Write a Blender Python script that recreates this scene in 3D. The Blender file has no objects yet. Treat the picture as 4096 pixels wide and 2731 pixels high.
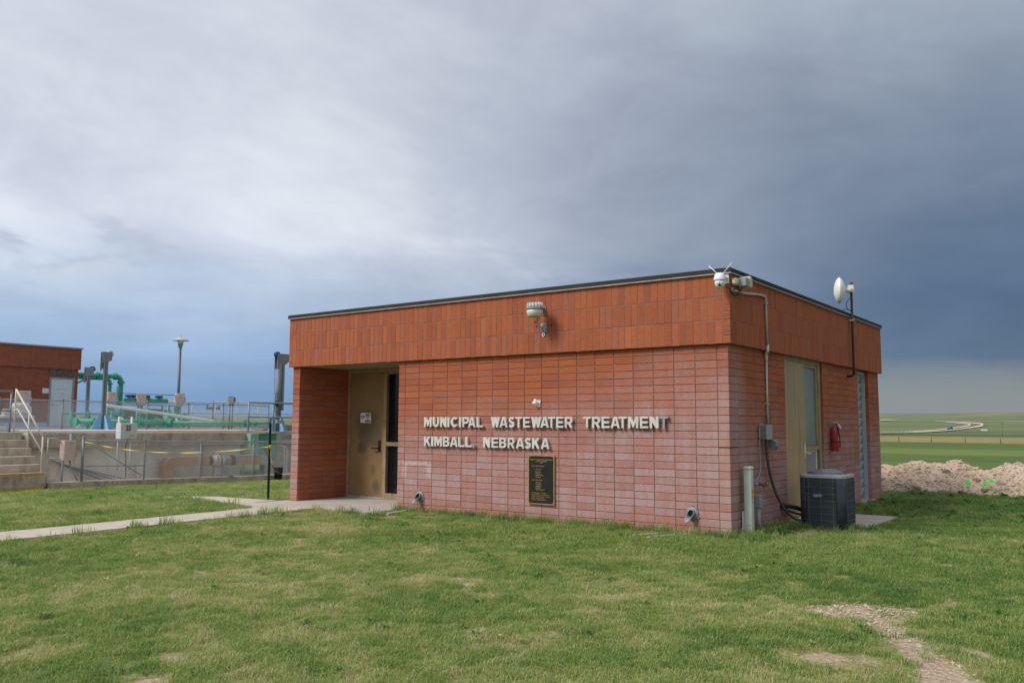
import bpy, bmesh, math, random
import numpy as np
from mathutils import Vector, Matrix
R = math.radians
random.seed(7)
SC = bpy.context.scene
COL = SC.collection

# ------------------------------------------------------------------ camera
FW = Vector((-.5903, .8017, .0969)); 
def cam_axes():
    yaw, pit, rol = -.63483, .09708, .00468
    cy, sy, cp, sp = math.cos(yaw), math.sin(yaw), math.cos(pit), math.sin(pit)
    fw = Vector((sy*cp, cy*cp, sp)); rt = Vector((cy, -sy, 0)); up = rt.cross(fw)
    return rt*math.cos(rol)+up*math.sin(rol), up*math.cos(rol)-rt*math.sin(rol), fw
CAM = Vector((4.29507, -10.50318, 1.3843))
cr, cu, cf = cam_axes()
cd = bpy.data.cameras.new('camera'); cam = bpy.data.objects.new('camera', cd); COL.objects.link(cam)
cam.matrix_world = Matrix(((cr.x, cu.x, -cf.x, CAM.x), (cr.y, cu.y, -cf.y, CAM.y), (cr.z, cu.z, -cf.z, CAM.z), (0, 0, 0, 1)))
cd.lens = 30.283; cd.sensor_width = 36; cd.clip_start = .1; cd.clip_end = 20000
SC.camera = cam

# ------------------------------------------------------------------ light and exposure
SUN_DIR = Vector((-.42, -.72, .80)).normalized()        # towards the sun, veiled by cloud
sd = bpy.data.lights.new('sun', 'SUN'); sd.energy = 1.5; sd.angle = R(20); sd.color = (1, .96, .9)
sun = bpy.data.objects.new('sun', sd); COL.objects.link(sun)
sun.rotation_euler = SUN_DIR.to_track_quat('Z', 'Y').to_euler(); sun.location = (0, 0, 30)
SC.view_settings.view_transform = 'Standard'; SC.view_settings.look = 'None'
SC.view_settings.exposure = .95; SC.view_settings.gamma = 1.0; SC.view_settings.use_curve_mapping = False

# ------------------------------------------------------------------ node helpers
class NT:
    def __init__(s, tree):
        s.t = tree; s.n = tree.nodes; s.l = tree.links
    def node(s, typ, **kw):
        n = s.n.new(typ)
        for k, v in kw.items(): setattr(n, k, v)
        return n
    def put(s, sock, v):
        if v is None: return
        if hasattr(v, 'is_linked') or isinstance(v, bpy.types.NodeSocket): s.l.new(v, sock)
        else:
            if isinstance(v, (tuple, list)) and len(v) == 3 and sock.type == 'RGBA': v = (*v, 1)
            sock.default_value = v
    def m(s, op, a, b=None, c=None, clamp=False):
        n = s.node('ShaderNodeMath', operation=op, use_clamp=clamp)
        s.put(n.inputs[0], a); s.put(n.inputs[1], b); s.put(n.inputs[2], c)
        return n.outputs[0]
    def vm(s, op, a, b=None, out=0):
        n = s.node('ShaderNodeVectorMath', operation=op)
        s.put(n.inputs[0], a); s.put(n.inputs[1], b)
        return n.outputs[out]
    def sep(s, v):
        n = s.node('ShaderNodeSeparateXYZ'); s.put(n.inputs[0], v); return n.outputs
    def comb(s, x=0, y=0, z=0):
        n = s.node('ShaderNodeCombineXYZ')
        for i, v in enumerate((x, y, z)): s.put(n.inputs[i], v)
        return n.outputs[0]
    def noise(s, vec, scale, detail=4, rough=.55, dist=0, col=False):
        n = s.node('ShaderNodeTexNoise'); s.put(n.inputs['Vector'], vec)
        n.inputs['Scale'].default_value = scale; n.inputs['Detail'].default_value = detail
        n.inputs['Roughness'].default_value = rough; n.inputs['Distortion'].default_value = dist
        return n.outputs[1 if col else 0]
    def ramp(s, fac, stops, interp='LINEAR'):
        n = s.node('ShaderNodeValToRGB'); s.put(n.inputs[0], fac); r = n.color_ramp; r.interpolation = interp
        while len(r.elements) < len(stops): r.elements.new(.5)
        for e, (p, c) in zip(r.elements, stops):
            e.position = p; e.color = (*c, 1) if isinstance(c, (tuple, list)) else (c, c, c, 1)
        return n.outputs[0]
    def smooth(s, v, a, b, lo=0., hi=1.):
        n = s.node('ShaderNodeMapRange', interpolation_type='SMOOTHSTEP'); s.put(n.inputs[0], v)
        n.inputs[1].default_value = a; n.inputs[2].default_value = b; n.inputs[3].default_value = lo; n.inputs[4].default_value = hi
        return n.outputs[0]
    def lin(s, v, a, b, lo=0., hi=1.):
        n = s.node('ShaderNodeMapRange'); s.put(n.inputs[0], v)
        n.inputs[1].default_value = a; n.inputs[2].default_value = b; n.inputs[3].default_value = lo; n.inputs[4].default_value = hi
        return n.outputs[0]
    def mix(s, f, a, b, blend='MIX'):
        n = s.node('ShaderNodeMix', data_type='RGBA', blend_type=blend)
        s.put(n.inputs[0], f); s.put(n.inputs[6], a); s.put(n.inputs[7], b)
        return n.outputs[2]
    def scale(s, vec, sc):
        return s.vm('MULTIPLY', vec, sc)

# ------------------------------------------------------------------ sky
W = bpy.data.worlds.new('World'); SC.world = W; W.use_nodes = True
def make_sky():
    t = W.node_tree; t.nodes.clear(); k = NT(t)
    d = k.vm('NORMALIZE', k.node('ShaderNodeTexCoord').outputs['Generated'])
    x, y, z = k.sep(d)
    zz = k.m('MAXIMUM', z, 0.0)
    hl = k.m('SQRT', k.m('ADD', k.m('MULTIPLY', x, x), k.m('MULTIPLY', y, y)))
    c = k.m('DIVIDE', k.m('ADD', k.m('MULTIPLY', x, .57), k.m('MULTIPLY', y, .82)), k.m('MAXIMUM', hl, .01))   # towards the storm
    # cloud-deck coordinates
    dv = k.m('ADD', zz, .14)
    p = k.comb(k.m('DIVIDE', x, dv), k.m('DIVIDE', y, dv), 0)
    n1 = k.noise(p, .55, 3, .52, .4)
    n2 = k.noise(k.vm('ADD', k.scale(p, (1.0, .75, 1)), (3.1, 1.7, 0)), 1.1, 6, .56, .5)
    sph = k.scale(d, (1, 1, 2.4))
    n3 = k.noise(sph, 4.5, 4, .55, .3)
    el = k.m('ADD', zz, k.m('MULTIPLY', k.m('SUBTRACT', n3, .5), k.m('ADD', k.m('MULTIPLY', zz, .35), .03)))
    left = k.ramp(el, [(0, (.120, .225, .40)), (.035, (.135, .24, .415)), (.085, (.225, .32, .48)), (.14, (.345, .415, .53)), (.21, (.50, .535, .61)),
                       (.34, (.415, .45, .52)), (.5, (.44, .465, .53)), (.8, (.58, .60, .65)), (1, (.64, .65, .68))])
    right = k.ramp(el, [(0, (.19, .20, .205)), (.028, (.166, .188, .198)), (.052, (.130, .158, .183)), (.074, (.058, .098, .165)), (.13, (.050, .087, .153)), (.2, (.080, .118, .182)),
                        (.3, (.145, .183, .245)), (.42, (.235, .278, .335)), (.6, (.38, .415, .475)), (.8, (.56, .58, .63)), (1, (.64, .65, .68))])
    tt = k.smooth(k.m('ADD', c, k.m('MULTIPLY', k.m('SUBTRACT', n1, .5), .34)), -.02, .80)
    base = k.mix(tt, left, right)
    br = k.m('ADD', 1., k.m('ADD', k.m('MULTIPLY', k.m('SUBTRACT', n1, .5), .45), k.m('MULTIPLY', k.m('SUBTRACT', n2, .5), .62)))
    n4 = k.noise(k.scale(d, (1, 1, 2.)), 9., 5, .6, .6)
    br = k.m('ADD', br, k.m('MULTIPLY', k.m('SUBTRACT', n4, .5), .32))
    br = k.m('ADD', 1., k.m('MULTIPLY', k.m('SUBTRACT', br, 1.), k.smooth(zz, .0, .12, .1, 1.)))
    clouds = k.mix(1., base, k.comb(br, br, k.m('ADD', k.m('MULTIPLY', br, .8), .2)), 'MULTIPLY')
    # warm pale veil in the brighter cloud, away from the storm
    veil = k.m('MULTIPLY', k.smooth(n2, .5, .78), k.m('MULTIPLY', k.smooth(zz, .1, .22), k.m('SUBTRACT', 1., tt)))
    clouds = k.mix(k.m('MULTIPLY', veil, .6), clouds, (.62, .63, .66))
    # small scattered cumulus in the clear side
    q = k.vm('ADD', k.scale(d, (1, 1, 2.6)), (.15, 0, .4))
    cu_ = k.noise(q, 7.5, 4, .55, .2)
    low = k.m('MULTIPLY', k.smooth(zz, .12, .17), k.smooth(zz, .30, .20))
    cm = k.m('MULTIPLY', k.m('MULTIPLY', k.smooth(cu_, .535, .67), low), k.smooth(c, .1, -.2))
    sh = k.noise(k.vm('ADD', q, (0, 0, -.10)), 7.5, 4, .55, .2)
    ccol = k.mix(k.smooth(sh, .42, .60), (.46, .48, .54), (.23, .28, .37))
    clouds = k.mix(k.m('MULTIPLY', cm, .5), clouds, ccol)
    sky = k.node('ShaderNodeTexSky', sky_type='NISHITA'); sky.sun_disc = False
    sky.sun_elevation = math.asin(SUN_DIR.z); sky.sun_rotation = math.atan2(SUN_DIR.x, SUN_DIR.y)
    b1 = k.node('ShaderNodeBackground'); k.put(b1.inputs[0], sky.outputs[0]); b1.inputs[1].default_value = .08
    b2 = k.node('ShaderNodeBackground'); k.put(b2.inputs[0], clouds); b2.inputs[1].default_value = .72
    ms = k.node('ShaderNodeMixShader'); ms.inputs[0].default_value = .95
    k.l.new(b1.outputs[0], ms.inputs[1]); k.l.new(b2.outputs[0], ms.inputs[2])
    o = k.node('ShaderNodeOutputWorld'); k.l.new(ms.outputs[0], o.inputs[0])
make_sky(); W.cycles.sampling_method = 'MANUAL'; W.cycles.sample_map_resolution = 256

# ------------------------------------------------------------------ materials
MATS = {}
def newmat(name):
    m = bpy.data.materials.new(name); m.use_nodes = True; t = m.node_tree; t.nodes.clear(); k = NT(t)
    o = k.node('ShaderNodeOutputMaterial'); b = k.node('ShaderNodeBsdfPrincipled'); k.l.new(b.outputs[0], o.inputs[0])
    MATS[name] = m
    return m, k, b
def pos(k): return k.node('ShaderNodeNewGeometry').outputs['Position']
def bump(k, b, h, st=.3, dist=.01):
    n = k.node('ShaderNodeBump'); n.inputs['Strength'].default_value = st; n.inputs['Distance'].default_value = dist
    k.put(n.inputs['Height'], h); k.l.new(n.outputs[0], b.inputs['Normal'])
def mat(name, col, rough=.6, metal=0., var=.18, scale=6., dirt=None, dirtamt=.0, bmp=0., bsc=80., spec=.4, fine=0.):
    m, k, b = newmat(name); p = pos(k)
    n = k.noise(p, scale, 5, .6)
    v = k.lin(n, .3, .7, 1-var, 1+var)
    if fine:
        v = k.m('MULTIPLY', v, k.lin(k.noise(p, bsc, 3, .6), .3, .7, 1-fine, 1+fine))
    c = k.mix(1., col, k.comb(v, v, v), 'MULTIPLY')
    if dirt:
        d = k.m('MULTIPLY', k.smooth(k.noise(k.scale(p, (1, 1, .35)), scale*1.7, 6, .65), .46, .68), dirtamt)
        c = k.mix(d, c, dirt)
    k.put(b.inputs['Base Color'], c); b.inputs['Metallic'].default_value = metal
    k.put(b.inputs['Roughness'], k.lin(n, .3, .7, max(.02, rough-.07), min(1, rough+.07)))
    b.inputs['Specular IOR Level'].default_value = spec
    if bmp: bump(k, b, k.noise(p, bsc, 4, .6), bmp, .004)
    return m

def brick_mat(name, far=False):
    m, k, b = newmat(name); p = pos(k); x, y, z = k.sep(p)
    oi = k.node('ShaderNodeObjectInfo').outputs['Random']
    at = k.node('ShaderNodeAttribute', attribute_name='rnd').outputs['Fac']
    rn = k.m('FRACT', k.m('ADD', oi, at))
    rn2 = k.m('FRACT', k.m('MULTIPLY', rn, 7.31))
    base = k.ramp(rn, [(0, (.300, .088, .045)), (.2, (.345, .098, .044)), (.5, (.370, .107, .046)), (.8, (.39, .116, .048)), (.93, (.335, .112, .066)), (1, (.42, .128, .050))])
    g1 = k.noise(p, 26, 5, .65); g2 = k.noise(p, 190, 3, .6)
    v = k.m('MULTIPLY', k.lin(g1, .3, .7, .88, 1.1), k.lin(g2, .3, .7, .86, 1.12))
    c = k.mix(1., base, k.comb(v, v, v), 'MULTIPLY')
    pit = k.smooth(k.noise(k.scale(p, (1, 1, .7)), 120, 2, .5), .665, .72)
    c = k.mix(k.m('MULTIPLY', pit, .65), c, (.07, .025, .018))
    lit = k.smooth(k.noise(k.vm('ADD', p, (3, 7, 1)), 150, 2, .5), .69, .74)
    c = k.mix(k.m('MULTIPLY', lit, .5), c, (.62, .42, .34))
    # lime bloom creeping up from the ground, blotchy, none on the fascia or in the porch
    big = k.noise(p, 1.1, 4, .6); strk = k.noise(k.scale(p, (9, 9, 1.2)), 1., 4, .65)
    hgt = k.m('ADD', z, k.m('MULTIPLY', k.m('SUBTRACT', big, .5), 1.5))
    hgt = k.m('SUBTRACT', hgt, k.smooth(x, -3.2, .0, 0., .75))                    # higher bloom near the right corner
    hgt = k.m('ADD', hgt, k.smooth(y, .28, .7, 0., .85))
    e = k.smooth(hgt, 2.12, .55)
    e = k.m('MULTIPLY', e, k.smooth(k.m('ADD', z, k.m('MULTIPLY', k.m('SUBTRACT', big, .5), .5)), .0, .26, .55, 1.))
    cnr = k.m('MULTIPLY', k.smooth(k.m('MAXIMUM', k.m('ABSOLUTE', x), y), .36, .15), k.smooth(z, 2.3, 1.0))
    e = k.m('MAXIMUM', e, k.m('MULTIPLY', cnr, .95))
    e = k.m('MULTIPLY', e, k.lin(strk, .3, .7, .62, 1.08))
    e = k.m('MULTIPLY', e, k.lin(rn2, 0, 1, .60, 1.10))
    inside = k.m('MULTIPLY', k.smooth(y, .01, .06), k.smooth(x, -5.70, -5.78))
    e = k.m('MULTIPLY', e, k.m('SUBTRACT', 1., k.m('MULTIPLY', inside, .9)))
    e = k.m('MULTIPLY', e, k.smooth(z, 2.43, 2.40))
    bl = k.mix(k.lin(g1, .3, .7), (.375, .24, .24), (.475, .35, .355))
    bl = k.mix(k.m('MULTIPLY', cnr, .55), bl, (.46, .36, .355))
    c = k.mix(k.m('MULTIPLY', k.m('MINIMUM', e, 1.), .86), c, bl)
    # pale hollow stain near the porch corner
    sx = k.m('DIVIDE', k.m('ABSOLUTE', k.m('ADD', x, 5.36)), .30); sz = k.m('DIVIDE', k.m('ABSOLUTE', k.m('SUBTRACT', z, .60)), .18)
    sd_ = k.m('ADD', k.m('MAXIMUM', sx, sz), k.m('MULTIPLY', k.m('SUBTRACT', big, .5), .5))
    ring = k.m('MULTIPLY', k.m('MULTIPLY', k.smooth(sd_, .66, .86), k.smooth(sd_, 1.12, .96)), k.smooth(k.m('ADD', z, k.m('MULTIPLY', k.m('SUBTRACT', strk, .5), .5)), .45, .62))
    ring = k.m('MULTIPLY', ring, k.smooth(k.noise(p, 14, 4, .6), .34, .5))
    c = k.mix(k.m('MULTIPLY', k.m('MULTIPLY', ring, k.smooth(y, .05, .02)), .5), c, (.60, .50, .48))
    k.put(b.inputs['Base Color'], c)
    b.inputs['Roughness'].default_value = .88; b.inputs['Specular IOR Level'].default_value = .25
    h = k.m('ADD', k.m('MULTIPLY', g2, .5), k.m('MULTIPLY', k.noise(p, 60, 4, .6), .8))
    h = k.m('SUBTRACT', h, k.m('MULTIPLY', pit, .8))
    bump(k, b, h, .45, .004)
    return m
brick_mat('brick')
def far_brick_mat():
    m, k, b = newmat('far_brick'); p = pos(k); x, y, z = k.sep(p)
    fas = k.smooth(z, 3.62, 3.64)
    def br(u, v, w, h):
        n = k.node('ShaderNodeTexBrick'); n.offset = 0.; k.put(n.inputs['Vector'], k.comb(u, v, 0))
        n.inputs['Scale'].default_value = 1; n.inputs['Mortar Size'].default_value = .006
        n.inputs['Brick Width'].default_value = w; n.inputs['Row Height'].default_value = h
        n.inputs['Color1'].default_value = (.27, .075, .036, 1); n.inputs['Color2'].default_value = (.31, .088, .04, 1); n.inputs['Mortar'].default_value = (.17, .07, .045, 1)
        return n
    s = k.m('ADD', x, y)
    a = br(s, z, .3048, .1016); c2 = br(s, k.m('SUBTRACT', z, 3.632), .1016, .3048)
    c = k.mix(fas, a.outputs[0], c2.outputs[0])
    v = k.lin(k.noise(p, 3, 5, .6), .3, .7, .85, 1.12)
    c = k.mix(1., c, k.comb(v, v, v), 'MULTIPLY')
    k.put(b.inputs['Base Color'], c); b.inputs['Roughness'].default_value = .9
    bump(k, b, k.m('SUBTRACT', 1., k.mix(fas, a.outputs[1], c2.outputs[1])), .6, .006)
far_brick_mat()
mat('mortar_light', (.25, .165, .13), .95, var=.2, scale=14, bmp=.4, bsc=150, fine=.12)
mat('mortar', (.205, .14, .118), .95, var=.25, scale=14, bmp=.4, bsc=150, fine=.15)
mat('coping_dark', (.030, .030, .032), .7, .0, .2, 3, spec=.15)
mat('coping_lip', (.36, .36, .36), .4, .3, .15, 5)
mat('roofing', (.12, .12, .12), .9)
mat('soffit', (.34, .27, .19), .8, var=.12, dirt=(.12, .09, .06), dirtamt=.4, scale=2)
def door_mat(name, col, smx=None):
    m, k, b = newmat(name); p = pos(k); x, y, z = k.sep(p)
    n = k.noise(p, 3, 5, .6); v = k.lin(n, .3, .7, .88, 1.1)
    c = k.mix(1., col, k.comb(v, v, v), 'MULTIPLY')
    if smx == 'front':     # hand grime around the handle and sign, scuffs low down
        def blob(cx, cz, rx, rz, am):
            q = k.m('ADD', k.m('POWER', k.m('DIVIDE', k.m('SUBTRACT', x, cx), rx), 2.), k.m('POWER', k.m('DIVIDE', k.m('SUBTRACT', z, cz), rz), 2.))
            q = k.m('ADD', q, k.m('MULTIPLY', k.m('SUBTRACT', k.noise(p, 5, 5, .6), .5), 1.6))
            return k.m('MULTIPLY', k.smooth(q, 1.1, .1), am)
        d = k.m('MAXIMUM', blob(-7.78, 1.35, .36, .42, .75), blob(-7.9, .95, .16, .16, .75))
        d = k.m('MAXIMUM', d, blob(-7.50, .22, .13, .16, .7)); d = k.m('MAXIMUM', d, blob(-7.6, .55, .08, .12, .5))
        d = k.m('MAXIMUM', d, blob(-7.55, 1.2, .2, .35, .6))
        c = k.mix(d, c, (.09, .083, .062))
    if smx == 'side':      # vertical water streaks and greyer, darker top
        s = k.smooth(k.noise(k.scale(p, (1, 7, .5)), 1.2, 5, .6), .46, .62)
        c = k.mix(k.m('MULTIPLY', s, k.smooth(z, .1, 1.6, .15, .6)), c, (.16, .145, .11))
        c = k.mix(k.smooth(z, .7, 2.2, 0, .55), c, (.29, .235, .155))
    k.put(b.inputs['Base Color'], c); b.inputs['Roughness'].default_value = .5; b.inputs['Specular IOR Level'].default_value = .4
    bump(k, b, k.noise(k.scale(p, (2, 2, .7)), 2.5, 3, .5), .25, .05)
    return m
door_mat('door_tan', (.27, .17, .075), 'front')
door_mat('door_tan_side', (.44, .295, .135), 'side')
mat('frame_tan', (.32, .235, .125), .5, var=.15, scale=5, dirt=(.12, .09, .05), dirtamt=.35)
mat('rust', (.25, .09, .03), .9, var=.3, scale=30)
mat('bronze_dark', (.06, .045, .038), .4, .6)
mat('black', (.012, .012, .013), .5)
mat('black_hose', (.018, .018, .018), .6)
mat('hose_grey', (.07, .068, .06), .7)
mat('white_plastic', (.78, .78, .80), .35, var=.04)
mat('letter_paint', (.62, .60, .555), .5, var=.06, scale=9, dirt=(.34, .32, .28), dirtamt=.3)
mat('letter_bare', (.42, .43, .44), .35, .5, var=.1)
mat('galv', (.42, .44, .45), .55, .25, var=.2, scale=18)
mat('galv_cast', (.23, .25, .26), .6, .2, var=.2, scale=25)
mat('galv_dull', (.24, .255, .265), .6, .25, var=.2, scale=12)
mat('conduit', (.42, .44, .46), .4, .35, var=.12, scale=12)
mat('louvre_paint', (.62, .64, .63), .5, var=.08)
mat('grey_box', (.20, .215, .22), .55, .1, var=.1)
mat('grey_pvc', (.30, .31, .33), .5, 0, var=.08)
mat('light_grey', (.58, .59, .57), .5, var=.08)
mat('beige', (.50, .46, .33), .5, var=.08)
mat('lens_clear', (.62, .62, .56), .2, var=.06)
mat('ped_green', (.56, .61, .54), .5, var=.08, dirt=(.3, .3, .24), dirtamt=.3, scale=5)
mat('orange_label', (.62, .36, .05), .5)
mat('blue_cable', (.24, .36, .50), .5)
mat('red_paint', (.42, .022, .024), .3, var=.08, spec=.5)
mat('label_white', (.72, .72, .70), .5, var=.1, scale=60)
mat('brass', (.40, .25, .07), .45, .7)
mat('mast_brown', (.035, .02, .018), .55)
mat('shade_grey', (.46, .44, .41), .5, var=.05)
mat('dish_white', (.72, .70, .62), .4, var=.05)
mat('plaque_field', (.018, .016, .014), .55, .3, var=.2, bmp=.3, bsc=400)
mat('plaque_gold', (.50, .34, .13), .42, .7, var=.12)
mat('sign_white', (.75, .75, .75), .4, var=.03)
mat('sign_red', (.50, .03, .04), .4)
mat('ac_case', (.42, .42, .45), .55, .1, var=.08)
mat('ac_coil', (.042, .052, .060), .7)
mat('ac_fin', (.11, .13, .145), .5, .3)
mat('ac_post', (.055, .066, .078), .85, 0, spec=.1)
mat('ac_wire', (.17, .195, .205), .45, .3)
mat('ac_pad', (.13, .135, .145), .9, var=.2)
mat('badge_blue', (.02, .035, .22), .35)
mat('badge_silver', (.6, .62, .66), .3, .6)
mat('concrete', (.47, .41, .345), .92, var=.12, scale=3, dirt=(.31, .26, .21), dirtamt=.45, bmp=.3, bsc=120, fine=.08)
mat('concrete_slab', (.43, .385, .335), .92, var=.1, scale=2.2, dirt=(.30, .26, .22), dirtamt=.4, bmp=.3, bsc=120, fine=.07)
mat('concrete_old', (.44, .365, .28), .95, var=.2, scale=2.5, dirt=(.13, .115, .10), dirtamt=.55, bmp=.4, bsc=60, fine=.12)
mat('concrete_wall', (.76, .685, .58), .95, var=.12, scale=1.6, dirt=(.28, .25, .21), dirtamt=.5, bmp=.3, bsc=60, fine=.06)
mat('deck_pale', (.50, .48, .45), .9, var=.12, scale=2, dirt=(.34, .31, .28), dirtamt=.4)
mat('deck_blue', (.36, .39, .47), .9, var=.1)
mat('step_yellow', (.50, .30, .08), .8, var=.25, scale=14, dirt=(.28, .23, .18), dirtamt=.6)
mat('green_paint', (.045, .33, .22), .5, var=.18, scale=7, dirt=(.20, .22, .15), dirtamt=.25)
mat('green_faded', (.12, .42, .29), .55, var=.2, scale=5, dirt=(.26, .29, .21), dirtamt=.4)
mat('green_dark', (.035, .17, .115), .6, var=.35, scale=5, dirt=(.14, .05, .03), dirtamt=.6)
mat('cab_green', (.055, .23, .18), .5, var=.1, scale=3, dirt=(.18, .27, .22), dirtamt=.35)
mat('cab_pale', (.22, .40, .31), .5, var=.1)
mat('blue_light', (.20, .43, .60), .5, var=.1, scale=4)
mat('blue_motor', (.02, .08, .30), .4)
mat('pink_box', (.56, .44, .40), .5, var=.06)
mat('pipe_white', (.66, .66, .63), .6, var=.1, scale=20)
mat('duct_tan', (.40, .225, .095), .7, var=.1, scale=4, dirt=(.25, .15, .08), dirtamt=.3)
mat('blower', (.55, .54, .48), .4, .3, var=.2, scale=8, dirt=(.3, .25, .2), dirtamt=.4)
mat('rail_beige', (.55, .50, .42), .5, var=.08)
mat('mast_grey', (.15, .165, .185), .55, .3, var=.15, scale=6)
mat('rail_grey', (.24, .265, .28), .5, .3, var=.12, scale=12)
mat('door_white', (.60, .65, .66), .5, var=.05)
mat('wood_grey', (.30, .27, .25), .85, var=.3, scale=16)
mat('wood_brown', (.13, .085, .075), .85, var=.5, scale=14)
mat('post_wood', (.14, .10, .07), .9, var=.3, scale=12)
mat('tape_yellow', (.70, .58, .03), .5)
mat('tpost_green', (.012, .035, .022), .5)
mat('orange_cord', (.55, .14, .04), .6)
mat('red_lamp', (.6, .06, .03), .3)
mat('fluor_green', (.05, .85, .10), .5, var=.03)
mat('road_pale', (.56, .49, .43), .95, var=.06, scale=.05)
mat('car_blue', (.03, .10, .24), .3)
mat('tan_wall', (.33, .245, .17), .9, var=.15, scale=1)
mat('tank_white', (.60, .58, .50), .6, var=.12, scale=5, dirt=(.42, .38, .3), dirtamt=.4)
mat('pebble', (.46, .38, .30), .9, var=.45, scale=60)
mat('rock', (.36, .275, .20), .95, var=.25, scale=9, bmp=.6, bsc=30, fine=.15)
mat('clod', (.20, .15, .11), .95, var=.3, scale=20, bmp=.7, bsc=50)
def glass_mat(name, col, rough):
    m, k, b = newmat(name)
    p = pos(k); v = k.lin(k.noise(p, 2, 4, .6), .3, .7, .85, 1.15)
    k.put(b.inputs['Base Color'], k.mix(1., col, k.comb(v, v, v), 'MULTIPLY')); b.inputs['Roughness'].default_value = rough
    b.inputs['Specular IOR Level'].default_value = .3
glass_mat('glass_dark', (.008, .009, .011), .05)
glass_mat('glass_frost', (.175, .225, .215), .3)
glass_mat('screen_grey', (.22, .235, .23), .5)
def dirt_mat():
    m, k, b = newmat('dirt'); p = pos(k)
    n = k.noise(p, 1.3, 6, .65); f = k.noise(p, 12, 5, .65)
    c = k.ramp(k.m('ADD', k.m('MULTIPLY', n, .6), k.m('MULTIPLY', f, .4)), [(.3, (.36, .26, .18)), (.42, (.54, .41, .30)), (.55, (.64, .51, .39)), (.7, (.70, .59, .47))])
    k.put(b.inputs['Base Color'], c); b.inputs['Roughness'].default_value = .97; b.inputs['Specular IOR Level'].default_value = .1
    bump(k, b, k.m('ADD', k.noise(p, 18, 6, .7), k.m('MULTIPLY', k.noise(p, 5, 5, .6), 1.2)), .9, .06)
dirt_mat()
def ground_mat():
    m, k, b = newmat('ground'); p = pos(k); x, y, z = k.sep(p)
    r = k.m('SQRT', k.m('ADD', k.m('MULTIPLY', x, x), k.m('MULTIPLY', y, y)))
    big = k.noise(p, .35, 5, .6); mid = k.noise(p, 2.2, 5, .65); fin = k.noise(p, 26, 4, .7)
    mm = k.m('ADD', k.m('MULTIPLY', mid, .55), k.m('MULTIPLY', fin, .45))
    lawn = k.ramp(mm, [(.33, (.11, .135, .045)), (.46, (.19, .195, .075)), (.54, (.30, .25, .125)), (.64, (.42, .335, .205))])
    soil = k.ramp(fin, [(.3, (.21, .15, .10)), (.5, (.35, .265, .185)), (.7, (.49, .395, .29))])
    att = k.node('ShaderNodeAttribute', attribute_name='bare').outputs['Fac']
    lawn = k.mix(k.smooth(k.m('ADD', att, k.m('MULTIPLY', k.m('SUBTRACT', fin, .5), .5)), .35, .6), lawn, soil)
    # mown strips, rough hay and grazed hills farther out
    yy = k.m('ADD', y, k.m('MULTIPLY', k.m('SUBTRACT', big, .5), 3.))
    f1 = k.noise(k.scale(p, (.6, 1, 1)), .25, 6, .65)
    v1 = k.lin(f1, .3, .7, .8, 1.2)
    fld = k.ramp(k.lin(yy, 0, 400), [(0, (.075, .110, .030)), (.135, (.072, .108, .030)), (.150, (.115, .148, .042)), (.25, (.105, .140, .042)), (.265, (.075, .107, .032)), (.49, (.070, .10, .032)),
        (.498, (.17, .155, .05)), (.60, (.21, .17, .085)), (.80, (.17, .16, .05)), (.84, (.06, .09, .03)), (1, (.06, .09, .03))])
    v1 = k.m('MULTIPLY', v1, 1.28); fld = k.mix(1., fld, k.comb(v1, v1, v1), 'MULTIPLY')
    h1 = k.noise(p, .006, 6, .6, .4); h2 = k.noise(k.scale(p, (1, 1, 1)), .03, 5, .65)
    h3 = k.noise(k.scale(p, (.35, 1, 1)), .012, 5, .65, .6)
    hill = k.ramp(k.m('ADD', k.m('ADD', k.m('MULTIPLY', h1, .4), k.m('MULTIPLY', h3, .4)), k.m('MULTIPLY', h2, .2)), [(.38, (.060, .095, .048)), (.46, (.095, .130, .065)), (.52, (.125, .150, .068)), (.57, (.165, .160, .082)), (.64, (.23, .19, .115))])
    hill = k.mix(1., hill, (1.18, 1.18, 1.12), 'MULTIPLY')
    hill = k.mix(k.smooth(r, 500, 3000, 0, .40), hill, (.21, .225, .18))  # hills paled with distance, haze mixed into their colour
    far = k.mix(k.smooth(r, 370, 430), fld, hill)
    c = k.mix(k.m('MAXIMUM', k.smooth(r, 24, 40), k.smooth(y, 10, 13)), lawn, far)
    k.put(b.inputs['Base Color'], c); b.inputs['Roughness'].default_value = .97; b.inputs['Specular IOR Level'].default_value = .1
    bump(k, b, k.m('ADD', k.m('MULTIPLY', fin, .5), mid), .6, .04)
ground_mat()
def grass_mat():
    m, k, b = newmat('grass_blade'); 
    a = k.node('ShaderNodeAttribute', attribute_name='tint', attribute_type='INSTANCER').outputs['Fac']
    bl = k.node('ShaderNodeAttribute', attribute_name='bl').outputs['Fac']
    f = k.m('ADD', a, k.m('MULTIPLY', k.m('SUBTRACT', bl, .5), .42))
    c = k.ramp(f, [(.0, (.090, .188, .050)), (.22, (.172, .285, .070)), (.45, (.290, .395, .105)), (.62, (.415, .455, .160)), (.78, (.57, .51, .28)), (.95, (.72, .62, .42))])
    k.put(b.inputs['Base Color'], c); b.inputs['Roughness'].default_value = .65; b.inputs['Specular IOR Level'].default_value = .25
    tr = k.node('ShaderNodeBsdfTranslucent'); k.put(tr.inputs[0], c)
    mx = k.node('ShaderNodeMixShader'); mx.inputs[0].default_value = .42
    o = [n for n in k.n if n.type == 'OUTPUT_MATERIAL'][0]
    k.l.new(b.outputs[0], mx.inputs[1]); k.l.new(tr.outputs[0], mx.inputs[2]); k.l.new(mx.outputs[0], o.inputs[0])
grass_mat()

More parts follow.
